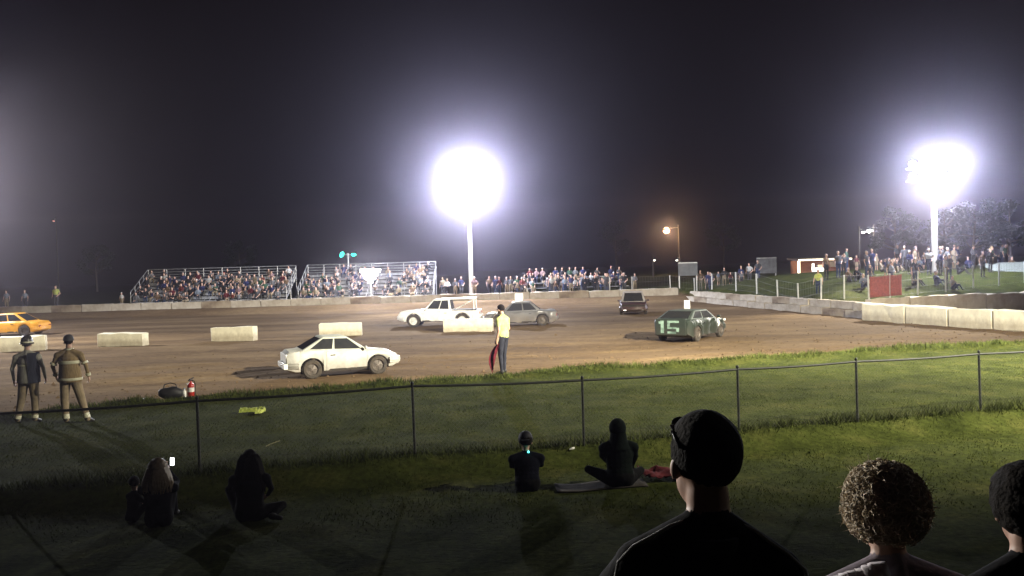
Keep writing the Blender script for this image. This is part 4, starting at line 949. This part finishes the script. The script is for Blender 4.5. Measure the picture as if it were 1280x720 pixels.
# ruffled lace collar on the left shoulder
vs, fs = [], []
for i in range(41):
    u = i / 40; base = fwm.sh[0].lerp(fwm.U(-.03, -.05, .50), u) if u < 1 else fwm.U(-.03, -.05, .50)
    for j in range(5):
        v = j / 4; vs.append(base + V3(-.035 + .02 * math.sin(i * 1.3), -.06 * v - .02, .058 + .012 * math.sin(i * 1.7 + v) * v - .07 * v * v))
for i in range(40):
    for j in range(4): a = i * 5 + j; fs.append((a, a + 5, a + 6, a + 1))
MB().add(vs, fs).build('ruffle', lace, wm, smooth=80).modifiers.new('t', 'SOLIDIFY').thickness = .003
th, ft = near(1.45, 2.42, 2.225, 'dark haired spectator cut off by the right edge', 1.62, black_shirt, hair_dark, turn=-.1, lean=.14)
link('hair', hair_cap(ft, r=(.104, .124, .118), lump=.006, cut=-1.3), th).data.materials.append(hair_dark)

# ------------------------------------------------------------------ small things on the grass and the track edge
q = at(214, 502, 0); bag = thing('duffel_bag', 'black duffel bag lying on the grass by the fire extinguisher', 'bag', (q.x, q.y, gz(q.x, q.y)), R(12)); bm_ = K('bag_nylon', (.015, .015, .017), rough=.6)
b_ = MB().ball((0, 0, .13), (.29, .14, .14), 24, 14)
b_.v = [(max(-.26, min(.26, v[0])), v[1], max(.0, v[2] + .012 * math.sin(v[0] * 22))) for v in b_.v]; b_.build('bag', bm_, bag, smooth=50)
MB().path([(-.14, -.08, .24), (-.12, -.06, .33), (0, -.03, .36), (.12, -.06, .33), (.14, -.08, .24)], .012).build('handle', bm_, bag); MB().box((.27, 0, .13), (.02, .09, .06)).build('end_tab', K('bag_tab', (.5, .5, .48)), bag)
q = at(239, 497, 0); ex = thing('fire_extinguisher', 'red fire extinguisher standing upright on the track edge', 'fire extinguisher', (q.x, q.y, gz(q.x, q.y) - .01), R(-20))
red = K('extinguisher_red', (.45, .03, .025), rough=.3)
MB().lathe([(0, 0), (.07, 0), (.078, .01), (.078, .30), (.07, .345), (.03, .375), (.022, .39), (.022, .42), (0, .42)], 20).build('cylinder', red, ex, smooth=45)
MB().box((0, 0, .43), (.04, .13, .02)).box((0, .03, .465), (.03, .15, .015), Matrix.Rotation(.2, 3, 'X')).tube((0, -.03, .42), (0, -.03, .47), .012).build('valve', dark_metal, ex)
MB().path([(0, .02, .42), (.07, .04, .41), (.11, .03, .33), (.10, .02, .2), (.095, .02, .08)], .011, 8).build('hose', rubber, ex, smooth=60); MB().lathe([(.0795, .17), (.0795, .27)], 20).build('label', white_m, ex, smooth=45)
q = at(178, 501, 0); cup = thing('paper_cup', 'white paper cup tipped over left of the black duffel bag', 'cup', (q.x, q.y, gz(q.x, q.y) + .06)); MB().lathe([(0, 0), (.04, 0), (.056, .15), (.06, .152), (.053, .145), (.038, .01)], 16).build('cup', white_m, cup, smooth=45).rotation_euler = (R(80), 0, R(60))
q = at(231, 500, 0); ct = thing('water_bottle', 'small pale bottle between the duffel bag and the fire extinguisher', 'bottle', (q.x, q.y, gz(q.x, q.y)), .4); MB().lathe([(0, 0), (.035, 0), (.036, .13), (.014, .17), (.014, .19), (0, .19)], 14).build('bottle', white_m, ct, smooth=45); MB().lathe([(.016, .185), (.016, .21), (0, .21)], 12).build('cap', K('bottle_cap', (.2, .3, .5)), ct, smooth=45)
# crumpled hi-viz vest on the infield grass
q = at(317, 516, 0); vz = K('hi_viz_vest', (.42, .48, .09), (.30, .36, .06), rough=.7); vs, fs = [], []
pth = [(-.27, .02), (-.18, .06), (-.05, .07), (.08, .09), (.18, .07), (.235, -.03), (.20, -.14), (.10, -.20)]
for i in range(57):
    u = i / 56 * (len(pth) - 1); k = min(int(u), len(pth) - 2); f_ = u - k; x = pth[k][0] * (1 - f_) + pth[k + 1][0] * f_; y = pth[k][1] * (1 - f_) + pth[k + 1][1] * f_; wv = .085 * (1.25 - .6 * abs(i / 56 - .1)) 
    for j in range(9):
        t_ = j / 8 * math.pi; vs.append((x + noise.noise(V3(x * 9, j, 2)) * .02, y + math.cos(t_) * wv, .015 + math.sin(t_) * (.075 + .045 * noise.noise(V3(i * .4, j * .6, 1)))))
for i in range(56):
    for j in range(8): a = i * 9 + j; fs.append((a, a + 9, a + 10, a + 1))
o = MB().add(vs, fs).build('safety_vest', vz, None, smooth=80); o.location = (q.x, q.y, gz(q.x, q.y) + .02); tag(o, 'crumpled yellow green safety vest dropped on the dark infield grass', 'vest')
q = at(341, 566, 0); o = MB().path([(-.09, -.05, .10), (-.02, 0, .13), (.10, .06, .16)], .007).build('dry_stalk', K('dry_stalk', (.45, .42, .25)), None); o.location = (q.x, q.y, gz(q.x, q.y)); tag(o, 'single pale dry stalk above the long haired woman', 'stalk')
q = at(715, 575, -.2); o = MB().add([(-.04, -.02, 0), (.04, -.03, .01), (.05, .03, .03), (-.03, .03, .012), (0, 0, .03)], [(0, 1, 4), (1, 2, 4), (2, 3, 4), (3, 0, 4), (3, 2, 1, 0)]).build('paper_scrap', white_m, None); o.location = (q.x, q.y, gz(q.x, q.y) + .03); tag(o, 'scrap of white paper on the grass between the boy and the hooded person', 'litter')

# ------------------------------------------------------------------ far furniture: signs, lights, stand, fence, trees
def sign_board(px0, px1, py0, py1, d, label, tint):
    a, b = far(px0, py1, d), far(px1, py1, d); top = far(px0, py0, d).z; bot = far(px0, py1, d).z; cx = (a.x + b.x) / 2; W = b.x - a.x; zb = gz(cx, d)
    t = thing('sign_board', label, 'sign', (cx, d, zb), 0, 'sign boards behind the far corner')
    MB().box((0, 0, (top + bot) / 2 - zb), (W, .05, top - bot)).build('panel', tint, t, bevel=.01)
    for sx in (-1, 1): MB().box((sx * (W / 2 - .08), .06, (top - zb) / 2), (.09, .07, top - zb)).build('leg', steel, t)
    MB().box((0, -.03, top - zb - .06), (W, .03, .06)).build('frame', steel, t)
sign_board(848, 872, 328, 345, 75.4, 'grey sign board on two legs at the far corner', K('grey_sign', (.13, .135, .135), (.09, .095, .095), scale=3))
sign_board(946, 971, 322, 342, 78, 'white sign board on legs further right, by the snack stand', K('pale_sign', (.18, .185, .195), (.11, .115, .125), scale=3))
def street_lamp(px, py, d, label, col, e, pole_px, inten, hr=.22):
    p = far(px, py, d); b = far(pole_px, py, d); z0 = gz(b.x, d); t = thing('street_lamp', label, 'street lamp', (b.x, d, z0))
    h = p.z - z0
    MB().tube((0, 0, -.2), (0, 0, h + .6), .12, .08, 10).build('pole', K('dark_pole_wood', (.09, .075, .06), rough=.9), t, smooth=50); MB().tube((0, 0, h + .35), (p.x - b.x, 0, h + .2), .035).build('arm', steel, t)
    MB().lathe([(hr * .4, .3), (hr * .8, .22), (hr * 1.15, .05), (hr * 1.15, .02)], 14, c=(p.x - b.x, 0, h)).build('lamp_head', dark_metal, t, smooth=40)
    MB().ball((p.x - b.x, 0, h), (hr, hr, hr * .9), 14, 10).build('lamp_globe', mat('lamp_globe_glow', col, col, emit=e), t, smooth=80)
    if inten: lamp('street_lamp_glow', 'POINT', (p.x, d - .6, p.z - .1), inten, color=col, radius=.2)
street_lamp(833, 288, 108, 'orange sodium street lamp on a tall pole beyond the far corner', (1, .62, .30), 14, 848, 26, .40)
street_lamp(1087, 288, 92, 'twin white lamp over the hillside, brighter of the two', (1, .96, .92), 14, 1092, 8, .30)
street_lamp(1079, 290, 92, 'smaller white lamp just left of the brighter hillside lamp', (1, .94, .9), 9, 1074, 0, .17)
street_lamp(818, 325, 105, 'tiny white lamp low beyond the far corner, left one', (1, .95, .85), 5, 816, 0, .15)
street_lamp(846, 325, 105, 'tiny white lamp low beyond the far corner, beside the orange lamp pole', (1, .95, .85), 4, 850, 0, .15)
street_lamp(67, 276, 140, 'tiny reddish lamp high at the far left', (1, .40, .30), 1.5, 70, 0, .16)
# green start signal
p = far(435, 318, 83); zb = gz(p.x, 83); t = thing('start_signal', 'pair of green start lights on a post above the right grandstand', 'signal', (p.x, 83, zb)); hh = p.z - zb; teal = K('green_signal_lens', (.03, .95, .66), (.03, .95, .66), emit=3)
MB().tube((0, 0, 0), (0, 0, hh + .1), .07).build('post', steel, t); MB().box((0, 0, hh - .02), (1.4, .06, .06)).build('crossbar', steel, t)
for dx, tl, rr_ in ((-.56, .5, .24), (.54, 0, .2)):
    hs_ = MB().box((dx, .05, hh), (.5, .2, .55)).build('housing', dark_metal, t, bevel=.03); e_ = MB().ball((0, 0, 0), (rr_ * (.75 if tl else 1.2), .05, rr_ * (1.2 if tl else .7)), 14, 8).build('lens', teal, hs_, smooth=80); e_.location = (dx, -.08, hh + (.0 if tl else -.05)); e_.rotation_euler = (0, tl, 0)
# work light in front of the right grandstand: an inverted triangle of lamp heads
p = far(463, 344, 74.2); zb = gz(p.x, 74.2); t = thing('work_light', 'dazzling white work light on a mast in front of the right grandstand', 'work light', (p.x, 74.2, zb)); hh = p.z - zb
MB().tube((0, .15, 0), (0, .15, hh + .4), .045).build('mast', steel, t)
for k in range(3): a = k * 2.1; MB().tube((0, .15, .5), (math.cos(a) * .5, .15 + math.sin(a) * .5, 0), .03).build('leg', steel, t)
for i, (n_, z_) in enumerate(((4, .38), (3, .08), (2, -.22), (1, -.50))):
    for k in range(n_):
        x = (k - (n_ - 1) / 2) * .44; hd = MB().box((x, .06, hh + z_), (.42, .16, .28)).build('lamp_head', dark_metal, t, bevel=.02); MB().box((x, -.035, hh + z_), (.40, .04, .26)).build('lens', K('work_light_lens', (1, 1, .97), (1, 1, .97), emit=25), hd)
lamp('work_light_glow', 'POINT', (p.x, 73.5, p.z), 36, color=(1, 1, .95), radius=.3)
# snack stand with a lit fascia on the hill
p0, p1 = far(996, 346, 77), far(1062, 346, 77); cx, W = (p0.x + p1.x) / 2, p1.x - p0.x; zb = min(gz(cx, 77), p0.z); top = far(1000, 326, 77).z - zb
t = thing('snack_stand', 'small orange snack stand outlined by lit white tubes on the hill', 'building', (cx, 77, zb)); ow = K('orange_boards', (.42, .15, .05), (.30, .10, .035), scale=4, stretch=(1, 1, 8)); tube_m = K('lit_tube', (1, .88, .62), (1, .88, .62), emit=3.2)
MB().box((0, 1.6, top / 2), (W, .1, top)).box((-W / 2 + .05, .8, top / 2), (.1, 1.6, top)).box((W / 2 - .05, .8, top / 2), (.1, 1.6, top)).build('wall', ow, t)
MB().box((0, .7, top + .12), (W + .5, 2.4, .12), Matrix.Rotation(.06, 3, 'X')).build('roof', K('roof_sheet', (.12, .07, .05)), t); MB().box((0, -.05, .25), (W, .35, .5)).build('counter', ow, t)
MB().box((0, -.56, top + .06), (W, .08, .14)).build('fascia_tube', tube_m, t); MB().box((-W / 2 + .1, -.3, top / 2), (.2, .08, top)).build('corner_tube', tube_m, t)
MB().box((-.55, -.28, top * .42), (1.0, .06, .32)).box((-.95, -.28, top * .62), (.2, .06, .5)).build('menu_sign', K('lit_menu', (1, .98, .9), (1, .98, .9), emit=3), t)
MB().box((-.15, .4, .75), (.5, .4, .5)).build('popcorn_machine', steel, t, bevel=.02); MB().box((1.5, 1.45, 1.0), (.8, .05, .5)).build('price_board', white_m, t)
lamp('snack_stand_glow', 'POINT', (cx, 76.6, zb + top - .35), .9, color=(1, .6, .3), radius=.3)
# catch fence over the right hand wall and hill foot, with red banners
t = thing('catch_fence', 'tall wire catch fence on pale posts behind the right hand wall', 'fence', (19, 52, gz(19, 52)))
o_ = V3(19, 52, gz(19, 52)); prev = None; line = [(762, 74), (790, 74), (838, 74), (868, 74), (890, 71), (920, 66), (946, 62), (972, 58), (998, 55), (1026, 53), (1055, 52.2), (1086, 52.3), (1112, 52.7), (1147, 53.4), (1182, 54), (1217, 54.8), (1249, 55.5), (1281, 56.3), (1312, 57)]
m = MB(); post_m = K('pale_fence_post', (.55, .55, .52), (.42, .42, .40), rough=.6); fpos = []
for px, d in line:
    x = far(px, 360, d).x; q = V3(x, d, gz(x, d)); fpos.append(q)
    MB().tube(q - o_ - V3(0, 0, .2), q - o_ + V3(random.uniform(-.04, .04), 0, 1.42), .05, n=8).build('post', post_m, t, smooth=50)
for a, b in zip(fpos, fpos[1:]):
    for hgt in (1.38, .95, .5, .1): m.tube(a - o_ + V3(0, 0, hgt), b - o_ + V3(0, 0, hgt), .008, n=3)
    n = int((b - a).length / .22)
    for k in range(1, n): c = a.lerp(b, k / n) - o_; m.tube(c + V3(0, 0, .05), c + V3(0, 0, 1.38), .005, n=3)
tag(m.build('wire_mesh', K('dull_wire', (.14, .14, .14), (.09, .09, .09)), t), kind='stuff')
redb = cloth('banner red', (.30, .09, .075))
for k, lb in ((11, 'red banner hanging on the catch fence, left of the two'), (12, 'narrow red banner on the catch fence beside the right floodlight')):
    a, b = fpos[k], fpos[k].lerp(fpos[k + 1], 1 if k == 11 else .42); vs, fs = [], []
    for i in range(13):
        for j in range(6): c = a.lerp(b, .02 + .96 * i / 12); vs.append((c.x - a.x, c.y - a.y - .07 + .015 * math.sin(i * 2.1 + j), c.z - a.z + .08 + 1.24 * j / 5 - .03 * math.sin(math.pi * i / 12) * j / 5))
    for i in range(12):
        for j in range(5): q_ = i * 6 + j; fs.append((q_, q_ + 6, q_ + 7, q_ + 1))
    o = MB().add(vs, fs).build('banner', redb, None, smooth=80); o.location = a; o.modifiers.new('t', 'SOLIDIFY').thickness = .006; tag(o, lb, 'banner', 'red banners on the catch fence')
# pale canopy at the right edge
p = far(1262, 336, 62); zb = gz(p.x, 62); t = thing('canopy', 'pale canopy tent on the hill at the right edge', 'canopy', (p.x + .6, 62, zb)); hh = far(1262, 328, 62).z - zb
MB().add([(-2, -1.5, hh - .7), (2, -1.5, hh - .7), (2, 1.5, hh - .1), (-2, 1.5, hh - .1), (-1.7, .6, hh), (1.7, .6, hh)], [(0, 1, 5, 4), (1, 2, 5), (2, 3, 4, 5), (3, 0, 4)]).build('roof_sheet', cloth('pale canvas', (.26, .29, .26)), t).modifiers.new('t', 'SOLIDIFY').thickness = .03
for x in (-1.9, 1.9):
    for y, z_ in ((-1.4, hh - .7), (1.4, hh - .12)): MB().tube((x, y, -.3), (x, y, z_), .03).build('leg', steel, t)
# trees
leaf_m = mat('leaf', (.020, .028, .011), (.010, .015, .006), rough=.7, scale=1.2); bark = K('bark', (.10, .075, .05), rough=.9, bump=.5)
def tree_mesh(seed, h, rad, n):
    rr = np.random.default_rng(seed); ctr = []; tr = MB(); tr.path([(0, 0, -.3), (.06, .03, h * .2), (-.05, .05, h * .42), (.08, -.04, h * .62), (.02, 0, h * .85)], [.24, .19, .15, .10, .03], 8)
    for k in range(11):
        a = k * 2.4 + rr.uniform(-.4, .4); z0 = h * rr.uniform(.25, .7); L = rad * rr.uniform(.6, 1.0) * (1.1 - abs(z0 / h - .5)); e = V3(math.cos(a) * L, math.sin(a) * L, z0 + h * rr.uniform(.10, .28)); mid = V3(e.x * .5, e.y * .5, z0 + (e.z - z0) * .35)
        tr.path([(0, 0, z0), mid, e], [.08, .055, .015], 6); ctr += [(e, rr.uniform(.5, .95)), (mid.lerp(e, .6) + V3(*rr.normal(0, .3, 3)), rr.uniform(.4, .8))]
    ctr += [(V3(*rr.normal(0, .5, 2), h * .9), .8), (V3(*rr.normal(0, .4, 2), h * .78), .9)]
    ci = rr.integers(0, len(ctr), n); C_ = np.array([c[0] for c in ctr])[ci]; S_ = np.array([c[1] for c in ctr])[ci]; d = rr.normal(0, 1, (n, 3)); d /= np.linalg.norm(d, axis=1)[:, None]
    pos = C_ + d * (S_ * rr.uniform(.3, 1, n) ** .6)[:, None] * np.array([1, 1, .75]) * rad / 2.2; a = rr.normal(0, 1, (n, 3)); a /= np.linalg.norm(a, axis=1)[:, None]; b = np.cross(a, rr.normal(0, 1, (n, 3))); b /= np.linalg.norm(b, axis=1)[:, None]; sz = rr.uniform(.07, .16, n)[:, None]
    V = np.stack([pos - a * sz, pos - b * sz * .6, pos + a * sz, pos + b * sz * .6], 1); me = bpy.data.meshes.new('crown'); me.from_pydata(V.reshape(-1, 3).tolist(), [], np.arange(4 * n).reshape(n, 4).tolist()); me.materials.append(leaf_m); return tr.mesh('trunk', bark, smooth=60), me
tm = [tree_mesh(1, 7.5, 2.6, 4200), tree_mesh(2, 6.2, 2.3, 3800), tree_mesh(3, 9, 3.0, 4600)]
spots = [(1182, 71, 1, .80, 'leafy tree lit from the side just right of the right floodlight'), (1218, 74, 0, .80, 'rounder tree on the hill, between the right floodlight and the canopy'), (1262, 78, 1, 1.0, 'dark tree behind the pale canopy at the right edge'),
         (1120, 84, 0, .8, 'dim tree behind the hillside crowd under the twin lamp'), (905, 150, 2, .9, 'dark tree between the two sign boards far behind'), (770, 158, 2, 1.0, 'dark tree far behind the middle crowd'),
         (300, 160, 2, .95, 'dark tree far behind the left grandstand'), (120, 150, 2, .9, 'dark tree far behind, left of the left grandstand')]
for px, d, k, sc, lb in spots:
    x = far(px, 330, d).x; t = thing('tree', lb, 'tree', (x, d, gz(x, d)), random.uniform(0, 6), 'trees behind the speedway'); t.scale = (sc,) * 3
    link('trunk', tm[k][0], t); link('crown', tm[k][1], t)

# ------------------------------------------------------------------ dusty night air
hz = MB().box((0, 110, 8), (402, 302, 24)).build('haze', [], None)
hm_ = bpy.data.materials.new('dusty_air'); hm_.use_nodes = True; nt = hm_.node_tree; nt.nodes.clear()
out = nt.nodes.new('ShaderNodeOutputMaterial'); pv = nt.nodes.new('ShaderNodeVolumePrincipled'); pv.inputs['Density'].default_value = HAZE
pv.inputs['Color'].default_value = (.84, .78, 1.0, 1); pv.inputs['Anisotropy'].default_value = 0.95; nt.links.new(pv.outputs[0], out.inputs['Volume'])
hz.data.materials.append(hm_); tag(hz, kind='stuff')
